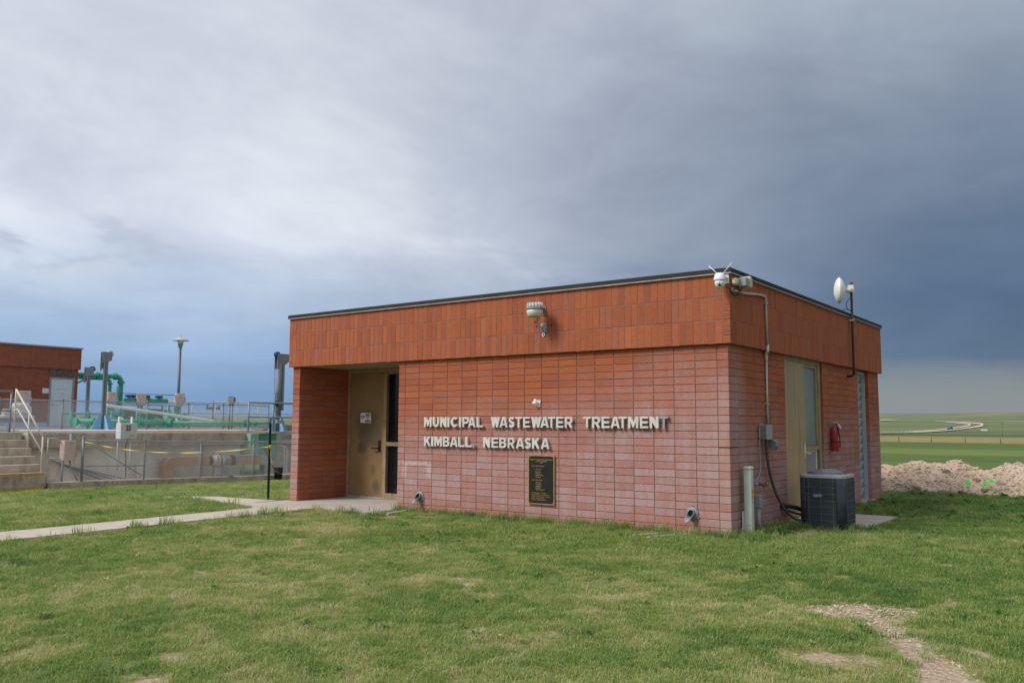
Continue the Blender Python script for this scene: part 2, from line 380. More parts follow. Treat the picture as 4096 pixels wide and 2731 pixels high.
# ------------------------------------------------------------------ mesh helpers
ORG = {}
def link(o): COL.objects.link(o); return o
def thing(name, loc, label=None, cat=None, group=None):
    o = bpy.data.objects.new(name, None); o.empty_display_size = .1; link(o); o.location = loc; ORG[o.name] = Vector(loc)
    if label: tag(o, label, cat, group)
    return o
def tag(o, label, cat, group=None):
    o['label'] = label; o['category'] = cat
    if group: o['group'] = group
    return o
def stuff(o): o['kind'] = 'stuff'; return o
def place(o, parent):
    if parent is not None:
        o.parent = parent; ORG[o.name] = ORG[parent.name].copy()
    else: ORG[o.name] = Vector((0, 0, 0))
def ortho(d):
    d = Vector(d).normalized(); a = Vector((0, 0, 1)) if abs(d.z) < .9 else Vector((1, 0, 0))
    u = d.cross(a).normalized(); return u, d.cross(u).normalized(), d
class MB:
    def __init__(s): s.v = []; s.f = []; s.sm = []
    def add(s, vs, fs, smooth=False):
        b = len(s.v); s.v += [tuple(v) for v in vs]; s.f += [tuple(i+b for i in f) for f in fs]; s.sm += [smooth]*len(fs); return s
    def box(s, a, b, M=None):
        x0, y0, z0 = a; x1, y1, z1 = b
        vs = [Vector(v) for v in ((x0, y0, z0), (x1, y0, z0), (x1, y1, z0), (x0, y1, z0), (x0, y0, z1), (x1, y0, z1), (x1, y1, z1), (x0, y1, z1))]
        if M is not None: vs = [M @ v for v in vs]
        return s.add(vs, [(0, 3, 2, 1), (4, 5, 6, 7), (0, 1, 5, 4), (1, 2, 6, 5), (2, 3, 7, 6), (3, 0, 4, 7)])
    def cbox(s, a, b, c=.006):       # chamfered box
        x0, y0, z0 = a; x1, y1, z1 = b; vs = []; idx = {}
        for i, X in enumerate((x0, x1)):
            for j, Y in enumerate((y0, y1)):
                for l, Z in enumerate((z0, z1)):
                    sx, sy, sz = (c if i == 0 else -c), (c if j == 0 else -c), (c if l == 0 else -c)
                    for ax in range(3):
                        idx[(i, j, l, ax)] = len(vs)
                        vs.append((X+(0 if ax == 0 else sx), Y+(0 if ax == 1 else sy), Z+(0 if ax == 2 else sz)))
        q = idx; fs = []
        for i in (0, 1):
            f = [q[(i, 0, 0, 0)], q[(i, 1, 0, 0)], q[(i, 1, 1, 0)], q[(i, 0, 1, 0)]]; fs.append(f if i else f[::-1])
            f = [q[(0, i, 0, 1)], q[(1, i, 0, 1)], q[(1, i, 1, 1)], q[(0, i, 1, 1)]]; fs.append(f[::-1] if i else f)
            f = [q[(0, 0, i, 2)], q[(1, 0, i, 2)], q[(1, 1, i, 2)], q[(0, 1, i, 2)]]; fs.append(f if i else f[::-1])
        for i in (0, 1):
            for j in (0, 1):
                fs.append([q[(i, j, 0, 0)], q[(i, j, 0, 1)], q[(i, j, 1, 1)], q[(i, j, 1, 0)]])
                fs.append([q[(i, 0, j, 0)], q[(i, 0, j, 2)], q[(i, 1, j, 2)], q[(i, 1, j, 0)]])
                fs.append([q[(0, i, j, 1)], q[(0, i, j, 2)], q[(1, i, j, 2)], q[(1, i, j, 1)]])
                for l in (0, 1): fs.append([q[(i, j, l, 0)], q[(i, j, l, 1)], q[(i, j, l, 2)]])
        cen = Vector(((x0+x1)/2, (y0+y1)/2, (z0+z1)/2)); out = []
        for f in fs:
            p = [Vector(vs[t]) for t in f]; n = (p[1]-p[0]).cross(p[2]-p[0]); m = sum(p, Vector())/len(p)
            out.append(tuple(f) if n.dot(m-cen) > 0 else tuple(f[::-1]))
        return s.add(vs, out)
    def tube(s, pts, r, n=8, cap=True, smooth=True):
        pts = [Vector(p) for p in pts]; rs = r if isinstance(r, (list, tuple)) else [r]*len(pts)
        b = len(s.v); T = []
        for i in range(len(pts)):
            a = pts[max(0, i-1)]; c = pts[min(len(pts)-1, i+1)]; T.append((c-a).normalized())
        u, w, _ = ortho(T[0]); vs = []
        for i, p in enumerate(pts):
            u = (u-T[i]*u.dot(T[i])); u = u.normalized() if u.length > 1e-6 else ortho(T[i])[0]
            w = T[i].cross(u)
            for j in range(n):
                a = 2*math.pi*j/n; vs.append(p+(u*math.cos(a)+w*math.sin(a))*rs[i])
        fs = [(i*n+j, i*n+(j+1) % n, (i+1)*n+(j+1) % n, (i+1)*n+j) for i in range(len(pts)-1) for j in range(n)]
        s.add(vs, fs, smooth)
        if cap:
            s.f.append(tuple(b+j for j in range(n))[::-1]); s.f.append(tuple(b+(len(pts)-1)*n+j for j in range(n))); s.sm += [False, False]
        return s
    def cyl(s, a, b, r, r2=None, n=16, smooth=True): return s.tube([a, b], [r, r if r2 is None else r2], n, True, smooth)
    def lathe(s, o, axis, prof, n=24, smooth=True):   # prof: (radius, distance along axis)
        u, w, d = ortho(axis); o = Vector(o); vs = []
        for r, h in prof:
            for j in range(n):
                a = 2*math.pi*j/n; vs.append(o+d*h+(u*math.cos(a)+w*math.sin(a))*max(r, 1e-4))
        fs = [(i*n+j, i*n+(j+1) % n, (i+1)*n+(j+1) % n, (i+1)*n+j) for i in range(len(prof)-1) for j in range(n)]
        b = len(s.v); s.add(vs, fs, smooth)
        s.f.append(tuple(b+j for j in range(n))[::-1]); s.f.append(tuple(b+(len(prof)-1)*n+j for j in range(n))); s.sm += [False, False]
        return s
    def prism(s, poly, ext):          # polygon of 3D points swept by a vector
        e = Vector(ext); P = [Vector(p) for p in poly]; n = len(P)
        nr = Vector()
        for i in range(n): nr += P[i].cross(P[(i+1) % n])
        if nr.dot(e) > 0: P = P[::-1]
        vs = P+[p+e for p in P]
        fs = [tuple(range(n)), tuple(range(2*n-1, n-1, -1))]+[(i, i+n, (i+1) % n+n, (i+1) % n) for i in range(n)]
        return s.add(vs, fs)
    def quad(s, a, b, c, d): return s.add([a, b, c, d], [(0, 1, 2, 3)])
    def build(s, name, m, parent=None, bevel=0):
        o_ = ORG[parent.name] if parent is not None else Vector()
        me = bpy.data.meshes.new(name); me.from_pydata([(v[0]-o_.x, v[1]-o_.y, v[2]-o_.z) for v in s.v], [], s.f)
        for p, q in zip(me.polygons, s.sm): p.use_smooth = q
        me.materials.append(MATS[m]); me.update()
        o = link(bpy.data.objects.new(name, me)); place(o, parent)
        if bevel:
            md = o.modifiers.new('bevel', 'BEVEL'); md.width = bevel; md.segments = 2; md.limit_method = 'ANGLE'; md.angle_limit = R(40)
        return o
def bx(name, a, b, m, parent=None, bevel=0): return MB().box(a, b).build(name, m, parent, bevel)
def struct(o): o['kind'] = 'structure'; return o
def arc(c, u, v, r, a0, a1, n=8):
    c, u, v = Vector(c), Vector(u), Vector(v)
    return [c+u*(r*math.cos(a0+(a1-a0)*i/n))+v*(r*math.sin(a0+(a1-a0)*i/n)) for i in range(n+1)]
def bez(p, n=16):
    P = [Vector(q) for q in p]; out = []
    for i in range(len(P)-1):       # Catmull-Rom through the points
        a, b, c, d = P[max(0, i-1)], P[i], P[i+1], P[min(len(P)-1, i+2)]
        for j in range(n):
            t = j/n; out.append(.5*((2*b)+(c-a)*t+(2*a-5*b+4*c-d)*t*t+(3*b-a-3*c+d)*t**3))
    return out+[P[-1]]
def text_mesh(txt, size, depth=0., offset=0., shear=0., spacing=1., align='LEFT'):
    cu_ = bpy.data.curves.new('lettering', 'FONT'); cu_.body = txt; cu_.size = size; cu_.extrude = depth/2; cu_.offset = offset
    cu_.shear = shear; cu_.space_character = spacing; cu_.align_x = align; cu_.resolution_u = 4
    o = bpy.data.objects.new('lettering', cu_); COL.objects.link(o)
    dg = bpy.context.evaluated_depsgraph_get(); me = bpy.data.meshes.new_from_object(o.evaluated_get(dg))
    bpy.data.objects.remove(o); bpy.data.curves.remove(cu_)
    return me
def text_obj(name, me, M, m, parent):
    me.transform(M); me.materials.clear(); me.materials.append(MATS[m])
    o = link(bpy.data.objects.new(name, me)); place(o, parent)
    org = ORG[parent.name]; me.transform(Matrix.Translation(-org)); return o
def wall_frame(o, right, up):      # matrix: text x -> right, y -> up, z -> out of the wall
    r, u = Vector(right), Vector(up); n = r.cross(u)
    return Matrix(((r.x, u.x, n.x, o[0]), (r.y, u.y, n.y, o[1]), (r.z, u.z, n.z, o[2]), (0, 0, 0, 1)))
def copy_tree(o, parent=None):
    c = o.copy(); link(c); c.parent = parent; ORG[c.name] = Vector(c.location) if parent is None else ORG[parent.name].copy()
    for ch in list(o.children): copy_tree(ch, c)
    return c

# ------------------------------------------------------------------ terrain
def hsh(x, y):
    return (math.sin(x*.013+1.3)*math.cos(y*.011-.4)+.5*math.sin(x*.031+y*.027+2.))
def ground_z(x, y):
    z = -.02-.006*max(0., -y)
    z -= .039*max(0., -9.5-x) if x > -24 else .039*14.5
    if x < -14: z -= .0165*max(0., min(y, 12)-2)*min(1., (-14-x)/4)
    r = math.hypot(x, y)
    if r > 20:
        far = -.02-1.9*min(1., max(0., (r-20)/140.))
        if r > 300:
            t = (r-300)/2200.
            zt = max(20., min(50., 24.6+.30*(math.degrees(math.atan2(x, y))+50)+1.1*max(0., math.degrees(math.atan2(x, y))+9.5)))+1.9
            far += zt*t**1.4 if t < 1 else zt*(1+.02*(t-1))
            far += (1.6*min(1., (r-300)/600)+1.0*min(1., max(0., r-1320)/900))*hsh(x*.35, y*.35)
        w = min(1., max(0., (r-20)/25.))
        if x < -10: w = min(1., max(0., (r-36)/25.))
        z = z*(1-w)+far*w
    return z
BARE = [  # worn soil in the lawn: x, y, radius
 (2.42, -3.28, .25), (2.64, -3.24, .20), (2.25, -3.48, .19), (2.64, -3.60, .18), (2.74, -3.85, .18), (2.86, -4.10, .17), (2.98, -4.36, .18), (3.10, -4.60, .18), (3.22, -4.84, .19), (2.82, -4.78, .12),
 (2.62, -4.95, .18), (2.35, -4.3, .08), (3.35, -5.05, .25), (2.0, -4.1, .07), (3.35, -4.2, .10), (1.9, -2.0, .09), (1.55, -2.55, .08), (-.7, -7.3, .14), (-.3, -7.7, .16), (-1.2, -7.0, .10), (1.2, -6.9, .12),
 (-1.0, -4.2, .12), (-.75, -4.35, .10), (-.3, -4.6, .12), (-2.6, -2.2, .09), (-3.9, -3.7, .09), (-5.1, -.75, .17), (-4.7, -.55, .12), (.9, -5.4, .08), (-3.2, -5.4, .10), (1.5, -5.0, .07), (1.6, 1.1, .10), (.9, 1.2, .12), (-2.4, -4.5, .08), (2.0, .9, .10)]
def bare_at(x, y):
    v = 0.
    for a, b, r in BARE:
        d = math.hypot(x-a, y-b)
        if d < r*1.8: v = max(v, 1-d/(r*1.5))
    return max(0., v)
def make_ground():
    vs, fs, bare = [], [], []
    rs = [0.6]+[1.2*1.045**i for i in range(0, 74)]; 
    while rs[-1] < 9000: rs.append(rs[-1]*1.07)
    na = 400; cx, cy = CAM.x, CAM.y
    for r in rs:
        for j in range(na):
            a = 2*math.pi*j/na; x, y = cx+r*math.sin(a), cy+r*math.cos(a)
            vs.append((x, y, ground_z(x, y)+(.012*math.sin(x*2.3+y)*math.sin(y*1.9-x*.7) if r < 28 else 0)))
            bare.append(bare_at(x, y) if r < 25 else 0.)
    vs.append((cx, cy, ground_z(cx, cy))); bare.append(0.)
    nr = len(rs)
    fs = [((i+1)*na+j, (i+1)*na+(j+1) % na, i*na+(j+1) % na, i*na+j) for i in range(nr-1) for j in range(na)]
    fs += [(j, (j+1) % na, nr*na) for j in range(na)]
    me = bpy.data.meshes.new('ground'); me.from_pydata(vs, [], fs)
    at = me.attributes.new('bare', 'FLOAT', 'POINT'); at.data.foreach_set('value', bare)
    me.materials.append(MATS['ground']); me.update()
    for p in me.polygons: p.use_smooth = True
    bm = bmesh.new(); bm.from_mesh(me); bmesh.ops.recalc_face_normals(bm, faces=bm.faces)
    if sum(f.normal.z for f in bm.faces) < 0: bmesh.ops.reverse_faces(bm, faces=bm.faces)
    bm.to_mesh(me); bm.free()
    return struct(link(bpy.data.objects.new('ground', me)))
make_ground()

def slab(name, poly, top, th, m):      # flat concrete with chamfered outline following the ground if top is a function
    mb = MB(); n = len(poly); tz = [top(x, y) if callable(top) else top for x, y in poly]
    c = 0.0
    vs = [(x, y, z) for (x, y), z in zip(poly, tz)]+[(x, y, z-th) for (x, y), z in zip(poly, tz)]
    ar = sum(poly[i][0]*poly[(i+1) % n][1]-poly[(i+1) % n][0]*poly[i][1] for i in range(n))
    top_f = tuple(range(n)) if ar > 0 else tuple(range(n))[::-1]
    fs = [top_f]+[((i, i+n, (i+1) % n+n, (i+1) % n) if ar > 0 else (i, (i+1) % n, (i+1) % n+n, i+n)) for i in range(n)]
    mb.add(vs, fs); return mb
gz = lambda x, y: ground_z(x, y)+.028
# porch slab, walk towards the viewer in panels, branch walk to the tanks, side door slab
w = thing('walkway', (-7.4, -3, -.03)); struct(w)
ys = [-.72, -2.0, -3.3, -4.6, -5.9, -7.2, -8.5, -9.8]
for a, b in zip(ys, ys[1:]):
    slab('walk_panel', [(-7.80, a-.006), (-6.95, a-.006), (-6.95, b+.006), (-7.80, b+.006)], gz, .12, 'concrete').build('walk_panel', 'concrete', w)
slab('walk_panel', [(-8.56, -.712), (-5.75, -.712), (-5.75, .0), (-8.56, .0)], -.002, .12, 'concrete_slab').build('walk_panel', 'concrete_slab', w)
slab('walk_panel', [(-8.30, .006), (-5.80, .006), (-5.80, 1.32), (-8.30, 1.32)], -.001, .12, 'concrete_slab').build('walk_panel', 'concrete_slab', w)
for pl in ([(-7.806, -1.25), (-7.806, -.724), (-8.566, -.724), (-8.566, -1.06)], [(-8.572, -1.05), (-8.572, -.22), (-10.38, -.12), (-10.38, -.62)], [(-10.39, -.615), (-10.39, -.12), (-11.6, -.16), (-12.1, -.42), (-11.6, -.42)]):
    slab('walk_panel', pl, gz, .12, 'concrete').build('walk_panel', 'concrete', w)
sl = slab('slab', [(.004, 2.05), (1.12, 2.05), (1.10, 3.92), (.004, 3.92)], .012, .12, 'concrete_slab').build('door_slab', 'concrete_slab'); struct(sl)

# ------------------------------------------------------------------ the brick building
B_, C_ = .3048, .1016
ZF, ZT = 2.4384, 3.3528          # fascia bottom and top
XL, XP, XJ = -8.50, -8.31, -5.7912   # left end, inner face of the pier, right jamb of the porch
YB = 7.62; OV = .0626
bld = thing('brick_building', (-4.2, 3.8, 0), 'low flat-roofed red brick treatment building with sign lettering in the centre', 'building')
wallp = MB()
g_ = .0075
def hole_wall():
    m = wallp
    m.box((XJ+g_, g_, -.3), (-g_, .25, ZF+.02))                       # front
    m.box((XL+g_, g_, -.3), (XP-g_, 1.30, ZF+.02))                     # pier / porch side
    m.box((XJ+g_, .25, -.3), (XJ+.25, 1.45, ZF+.02))
    m.box((-.25, .25, -.3), (-g_, 2.1336-g_, ZF+.02)); m.box((-.25, 3.9624+g_, -.3), (-g_, 6.096-g_, ZF+.02)); m.box((-.25, 6.858+g_, -.3), (-g_, YB, ZF+.02))
    m.box((XL+g_, YB-.25, -.3), (-.25, YB-.002, ZF+.02)); m.box((XL+g_, 1.45, -.3), (XL+.25, YB-.25, ZF+.02))
    m.box((XJ-.95, 1.30, -.3), (XJ+.20, 1.449, ZF+.02))                # wall right of the sidelight
hole_wall(); walls = wallp.build('wall', 'mortar', bld)
fm = MB(); fo = OV-.0045
fm.box((XL-fo, -fo, ZF+.006), (fo, .2, ZT)); fm.box((XL-fo, YB-.2, ZF+.006), (fo, YB+fo, ZT))
fm.box((-.2, .2, ZF+.006), (fo, YB-.2, ZT)); fm.box((XL-fo, .2, ZF+.006), (XL+.2, YB-.2, ZT))
fascia = fm.build('fascia', 'mortar_light', bld)
bx('soffit', (XP, .2, ZF+.012), (XJ, 1.46, ZF+.05), 'soffit', bld)
bx('roof', (XL, .19, 3.25), (0, YB-.19, 3.33), 'roofing', bld)
# bricks: size, centre, turn about z
BR = []      # (kind, dims(along, depth, height), centre, rotz, weight)
def weight(c, n, a):
    d = Vector(c)-CAM; L = d.length; return a*abs(d.dot(Vector(n)))/L**3
def brick(kind, dims, c, rz, n):
    j = random.uniform
    c = (c[0]+j(-.0014, .0014), c[1]+j(-.0014, .0014), c[2]+j(-.0011, .0011))
    BR.append((kind, dims, c, rz, weight(c, n, dims[0]*dims[2])))
JW = .0078; D = .06
def course_z(j): return (24-j)*C_+C_/2
for j in range(1, 26):
    zc = course_z(j); h = C_-JW+ (0.0 if j % 3 else .001)
    brick('brick', (.1524-JW/2, D, h), (XJ+(.1524-JW/2)/2, D/2, zc), 0, (0, -1, 0))
    for i in range(18):
        brick('brick', (B_-JW, D, h), (XJ+.1524+B_*(i+.5), D/2, zc), 0, (0, -1, 0))
    brick('brick', (.1524-JW/2, B_-JW/2, h), (-(.1524-JW/2)/2, (B_-JW/2)/2, zc), 0, (0, -1, 0))          # corner
    brick('brick', (XP-XL, B_-JW/2, h), ((XP+XL)/2, (B_-JW/2)/2, zc), 0, (0, -1, 0))                       # pier
    for i in range(1, 4): brick('brick', (B_-JW, D, h), (XP-D/2, B_*(i+.5), zc), R(90), (1, 0, 0))
    for i in range(0, 4): brick('brick', (B_-JW, D, h), (XJ+D/2, B_*(i+.5)+D, zc), R(90), (1, 0, 0)) if i < 3 else None
    for i in list(range(1, 7))+list(range(13, 20)): brick('brick', (B_-JW, D, h), (-D/2, B_*(i+.5), zc), R(90), (1, 0, 0))
    brick('brick', (B_-JW, D, h), (-D/2, B_*23, zc), R(90), (1, 0, 0)); brick('brick', (B_-JW, D, h), (-D/2, B_*24, zc), R(90), (1, 0, 0))
    brick('brick', (.1524-JW/2, B_-JW, h), (-(.1524-JW/2)/2-.08, YB-(B_-JW)/2, zc), 0, (1, 0, 0)) if False else None
    brick('brick', (.1524-JW/2, D, h), (-D/2, YB-(.1524-JW/2)/2, zc), R(90), (1, 0, 0))
    for yj, nn in ((6.858, 1), (3.9624, 1)):      # reveals of the side openings
        brick('brick', (.13, D, h), (-.065-.001, yj+D/2, zc), 0, (0, -1, 0)) if nn else None
nf = 83; wf = (OV+OV-XL-2*C_)/nf
for r_ in range(3):
    zc = ZF+B_*(r_+.5)
    for i in range(nf):
        e = random.uniform(-.003, .003) if r_ == 0 else 0
        brick('soldier_brick', (wf-JW*.85, D, B_-JW+e), (XL-OV+C_+wf*(i+.5), -OV+D/2, zc-e/2), 0, (0, -1, 0))
    ns = 74; ws = (YB+2*OV-2*.0965)/ns
    for i in range(ns):
        e = random.uniform(-.003, .003) if r_ == 0 else 0
        brick('soldier_brick', (ws-JW*.7, D, B_-JW+e), (OV-D/2, -OV+.0965+ws*(i+.5), zc-e/2), R(90), (1, 0, 0))
for j in range(9):
    zc = ZF+C_*(j+.5)
    brick('brick', (C_-JW/2, .0965-JW/2, C_-JW), (OV-(C_-JW/2)/2, -OV+(.0965-JW/2)/2, zc), 0, (0, -1, 0))
    brick('brick', (C_-JW/2, .0965-JW/2, C_-JW), (XL-OV+(C_-JW/2)/2, -OV+(.0965-JW/2)/2, zc), 0, (0, -1, 0))
    brick('brick', (C_-JW/2, .0965-JW/2, C_-JW), (OV-(C_-JW/2)/2, YB+OV-(.0965-JW/2)/2, zc), 0, (1, 0, 0))
_bm = {}
def brick_mesh(d):
    key = tuple(round(q, 3) for q in d)
    if key not in _bm:
        mb = MB().cbox((-d[0]/2, -d[1]/2, -d[2]/2), (d[0]/2, d[1]/2, d[2]/2), .0032)
        me = bpy.data.meshes.new('brick'); me.from_pydata(mb.v, [], mb.f); me.materials.append(MATS['brick']); me.update(); _bm[key] = me
    return _bm[key]
rest = []
for kind, par in (('brick', walls), ('soldier_brick', fascia)):
    L = sorted([b for b in BR if b[0] == kind], key=lambda b: -b[4])
    for _, dims, c, rz, _w in L[:300]:
        o = bpy.data.objects.new(kind, brick_mesh(dims)); o.parent = par; link(o)
        o.location = Vector(c)-ORG[bld.name]; o.rotation_euler = (random.uniform(-.003, .003), random.uniform(-.002, .002), rz+random.uniform(-.003, .003))
    rest += L[300:]
mb = MB(); rv = []
for _, dims, c, rz, _w in rest:
    t = MB().cbox((-dims[0]/2, -dims[1]/2, -dims[2]/2), (dims[0]/2, dims[1]/2, dims[2]/2), .0032)
    M = Matrix.Translation(c) @ Matrix.Rotation(rz+random.uniform(-.003, .003), 4, 'Z'); q = random.random()
    mb.add([M @ Vector(v) for v in t.v], t.f); rv += [q]*len(t.f)
ro = mb.build('remaining_bricks', 'brick', walls); stuff(ro)
at = ro.data.attributes.new('rnd', 'FLOAT', 'FACE'); at.data.foreach_set('value', rv)
MB().box((-.150, -.0012, 1.1105), (.0012, .03, 1.1247)).box((-.03, .0301, 1.1107), (.0012, .23, 1.1245)).build('joint_shade_bar', 'black', walls)  # black bar standing for the shade inside an open mortar joint
# metal coping in ten-foot lengths
def coping(p0, p1, out):
    p0, p1, o_ = Vector(p0), Vector(p1), Vector(out)
    pr = [(-.30, 3.354), (.088, 3.354), (.092, 3.36), (.086, 3.412), (-.06, 3.428), (-.30, 3.40)]
    a = [p0+o_*t+Vector((0, 0, z)) for t, z in pr]; c = MB().prism(a, p1-p0).build('coping_segment', 'coping_dark', bld)
    lip = [(.05, 3.336), (.098, 3.336), (.098, 3.3515), (.05, 3.3515)]
    MB().prism([p0+o_*t+Vector((0, 0, z)) for t, z in lip], p1-p0).build('drip_edge', 'coping_lip', c)
xs = [XL-.09, -6.941, -3.907, -.871, .0]
for a, b in zip(xs, xs[1:]): coping((a+.002, 0, 0), (b-.002, 0, 0), (0, -1, 0))
# mitred corner pieces
def corner_piece():
    pr = [(-.30, 3.354), (.088, 3.354), (.092, 3.36), (.086, 3.412), (-.06, 3.428), (-.30, 3.40)]
    m = MB(); A = [(.0, -t, z) for t, z in pr]; Bq = [(t, -t, z) for t, z in pr]; Cq = [(t, .0, z) for t, z in pr]
    n = len(pr); vs = A+Bq+Cq
    fs = [(i+k*n, (i+1) % n+k*n, (i+1) % n+(k+1)*n, i+(k+1)*n) for k in (0, 1) for i in range(n)]+[tuple(range(n)), tuple(range(2*n, 3*n))[::-1]]
    m.add(vs, fs); c = m.build('coping_corner', 'coping_dark', bld)
    MB().box((.0, -.098, 3.3365), (.098, -.05, 3.351)).box((.05, -.0495, 3.3365), (.098, .0, 3.351)).build('drip_edge', 'coping_lip', c)
corner_piece()
ys2 = [.002, 1.55, 4.6, YB+.09]
for a, b in zip(ys2, ys2[1:]): coping((0, a+.002, 0), (0, b-.002, 0), (1, 0, 0))
coping((XL, .0, 0), (XL, YB+.09, 0), (-1, 0, 0)); coping((XL+.01, YB, 0), (-.01, YB, 0), (0, 1, 0))

# front door and sidelight in the porch
DY = 1.22
fr = MB(); ft = .055
fr.box((-8.309, DY-.02, -.012), (-8.245, DY+.10, 2.445)); fr.box((-7.335, DY-.02, -.012), (-7.255, DY+.10, 2.40)); fr.box((-8.245, DY-.02, 2.385), (XJ-.6, DY+.10, 2.445))
fr.box((-7.255, DY-.015, .99), (XJ-.6, DY+.08, 1.065)); fr.box((-7.255, DY-.015, -.012), (XJ-.6, DY+.08, .115)); fr.box((-7.255, DY+.005, 2.34), (XJ-.6, DY+.08, 2.385))
fr.box((-6.75, DY-.02, .115), (-6.70, DY+.08, 2.34))
frame = fr.build('door_frame', 'frame_tan', bld, .004)
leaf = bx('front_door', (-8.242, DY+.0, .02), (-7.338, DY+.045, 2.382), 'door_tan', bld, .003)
bx('pane', (-7.255, DY+.045, 1.065), (-6.75, DY+.055, 2.34), 'glass_dark', frame); bx('pane', (-7.255, DY+.045, .115), (-6.75, DY+.055, .99), 'glass_dark', frame)
MB().box((-8.242, DY-.022, .003), (-7.338, DY-.002, .032)).build('door_sweep', 'galv', leaf)
h = MB().box((-7.46, DY-.018, .885), (-7.405, DY-.002, 1.09)); h.cyl((-7.432, DY-.02, .945), (-7.432, DY-.075, .945), .013); h.cbox((-7.575, DY-.085, .932), (-7.42, DY-.065, .958), .004)
h.build('handle', 'bronze_dark', leaf)
for z in (.295, .905, 1.515, 2.13): MB().cyl((-8.248, DY-.026, z-.055), (-8.248, DY-.026, z+.055), .011, n=10).build('hinge', 'galv_dull', leaf)
# side door with sidelight
sx = -.03
fr = MB()
fr.box((-.10, 2.1336, 2.372), (sx, 3.93, ZF+.01)); fr.box((-.10, 3.83, -.02), (sx, 3.93, 2.371)); fr.box((-.10, 3.095, -.02), (sx-.012, 3.15, 2.371))
fr.box((-.10, 3.15, 1.012), (sx-.004, 3.83, 1.085)); fr.box((-.095, 3.15, -.02), (sx-.006, 3.83, .12)); fr.box((-.09, 3.77, 1.085), (-.05, 3.83, 2.371)); fr.box((-.09, 3.15, 2.325), (-.05, 3.77, 2.371))
fr.box((-.10, 2.135, -.02), (sx-.06, 3.095, .035))
frame = fr.build('side_door_frame', 'frame_tan', bld, .004)
def dented():
    m = MB(); ny, nz = 24, 44; y0, y1, z0, z1 = 2.136, 3.098, .045, 2.368
    vs = []
    for i in range(ny+1):
        for j in range(nz+1):
            y, z = y0+(y1-y0)*i/ny, z0+(z1-z0)*j/nz
            q = math.exp(-((y-2.85)/.11)**2-((z-1.85)/.35)**2); q2 = math.exp(-((y-2.6)/.16)**2-((z-2.15)/.12)**2)
            vs.append((sx+.008-.012*q+.005*math.exp(-((y-2.7)/.07)**2-((z-1.7)/.5)**2)-.006*q2, y, z))
    k = nz+1
    m.add(vs, [(i*k+j, (i+1)*k+j, (i+1)*k+j+1, i*k+j+1) for i in range(ny) for j in range(nz)], True)
    m.box((-.08, y0, z0), (sx-.012, y1, z1)); m.box((sx-.012, y1-.004, z0), (sx+.008, y1, z1)); m.box((sx-.012, y0, z1-.003), (sx+.008, y1, z1))
    return m
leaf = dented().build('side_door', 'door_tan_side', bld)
bx('pane', (-.085, 3.15, 1.085), (-.075, 3.77, 2.325), 'glass_frost', frame); 
wf_ = MB().box((-.075, 3.16, .985), (-.055, 3.74, 1.01)).box((-.075, 3.70, .14), (-.055, 3.74, .985)).box((-.075, 3.16, .12), (-.055, 3.74, .14)).build('window_sash', 'light_grey', frame)
bx('pane', (-.085, 3.16, .14), (-.07, 3.70, .985), 'screen_grey', frame)
MB().box((-.07, 3.155, 1.086), (sx-.006, 3.765, 1.093)).build('rusty_sill', 'rust', frame)
h = MB().box((sx+.009, 2.985, .905), (sx+.022, 3.04, 1.118)); h.cyl((sx+.02, 3.012, .975), (sx+.07, 3.012, .975), .012); h.cbox((sx+.06, 2.98, .962), (sx+.082, 3.12, .988), .004)
h.build('handle', 'light_grey', leaf)
for z in (.32, .925, 1.525, 2.135): MB().cyl((sx+.014, 2.131, z-.055), (sx+.014, 2.131, z+.055), .011, n=10).build('hinge', 'galv_dull', leaf)
bx('threshold', (-.10, 2.14, .001), (.05, 3.09, .03), 'light_grey', frame)
# tall louvre behind expanded metal
lv = MB(); lv.box((-.115, 6.10, -.02), (-.065, 6.135, 2.42)); lv.box((-.115, 6.80, -.02), (-.065, 6.855, 2.42)); lv.box((-.115, 6.135, 2.37), (-.065, 6.80, 2.42)); lv.box((-.115, 6.135, -.02), (-.065, 6.80, .05))
lvf = lv.build('louvre_frame', 'light_grey', bld, .003)
for i in range(14):
    z = .10+i*.163
    MB().prism([(-.165, 6.135, z), (-.175, 6.135, z+.02), (-.122, 6.135, z+.150), (-.118, 6.135, z+.135)], (0, .665, 0)).build('slat', 'louvre_paint', lvf)
ex = MB()
def lattice(m, A, U, V, lu, lv_, su, sv, r, n=3):     # crossing diagonal wires clipped to a rectangle
    A, U, V = Vector(A), Vector(U), Vector(V); sl = sv/su
    for sg in (1, -1):
        t = -lv_/sl if sg > 0 else 0
        while t < (lu if sg > 0 else lu+lv_/sl):
            # line u = t + sg*v/sl
            v0, v1 = 0., lv_
            if sg > 0: v0 = max(v0, -t*sl); v1 = min(v1, (lu-t)*sl)
            else: v0 = max(v0, (t-lu)*sl); v1 = min(v1, t*sl)
            if v1-v0 > .01:
                p = A+U*(t+sg*v0/sl)+V*v0; q = A+U*(t+sg*v1/sl)+V*v1; N = U.cross(V)*(r*.9*sg)
                m.tube([p+N, q+N], r, n, False)
            t += su
lattice(ex, (-.060, 6.12, .03), (0, 1, 0), (0, 0, 1), .70, 2.36, .06, .03, .0024)
stuff(ex.build('expanded_metal', 'galv', lvf))
bx('back_panel', (-.24, 6.11, -.02), (-.22, 6.85, 2.42), 'grey_box', lvf); bx('sill', (-.2, 6.10, -.05), (.06, 6.86, .03), 'concrete_old', lvf)

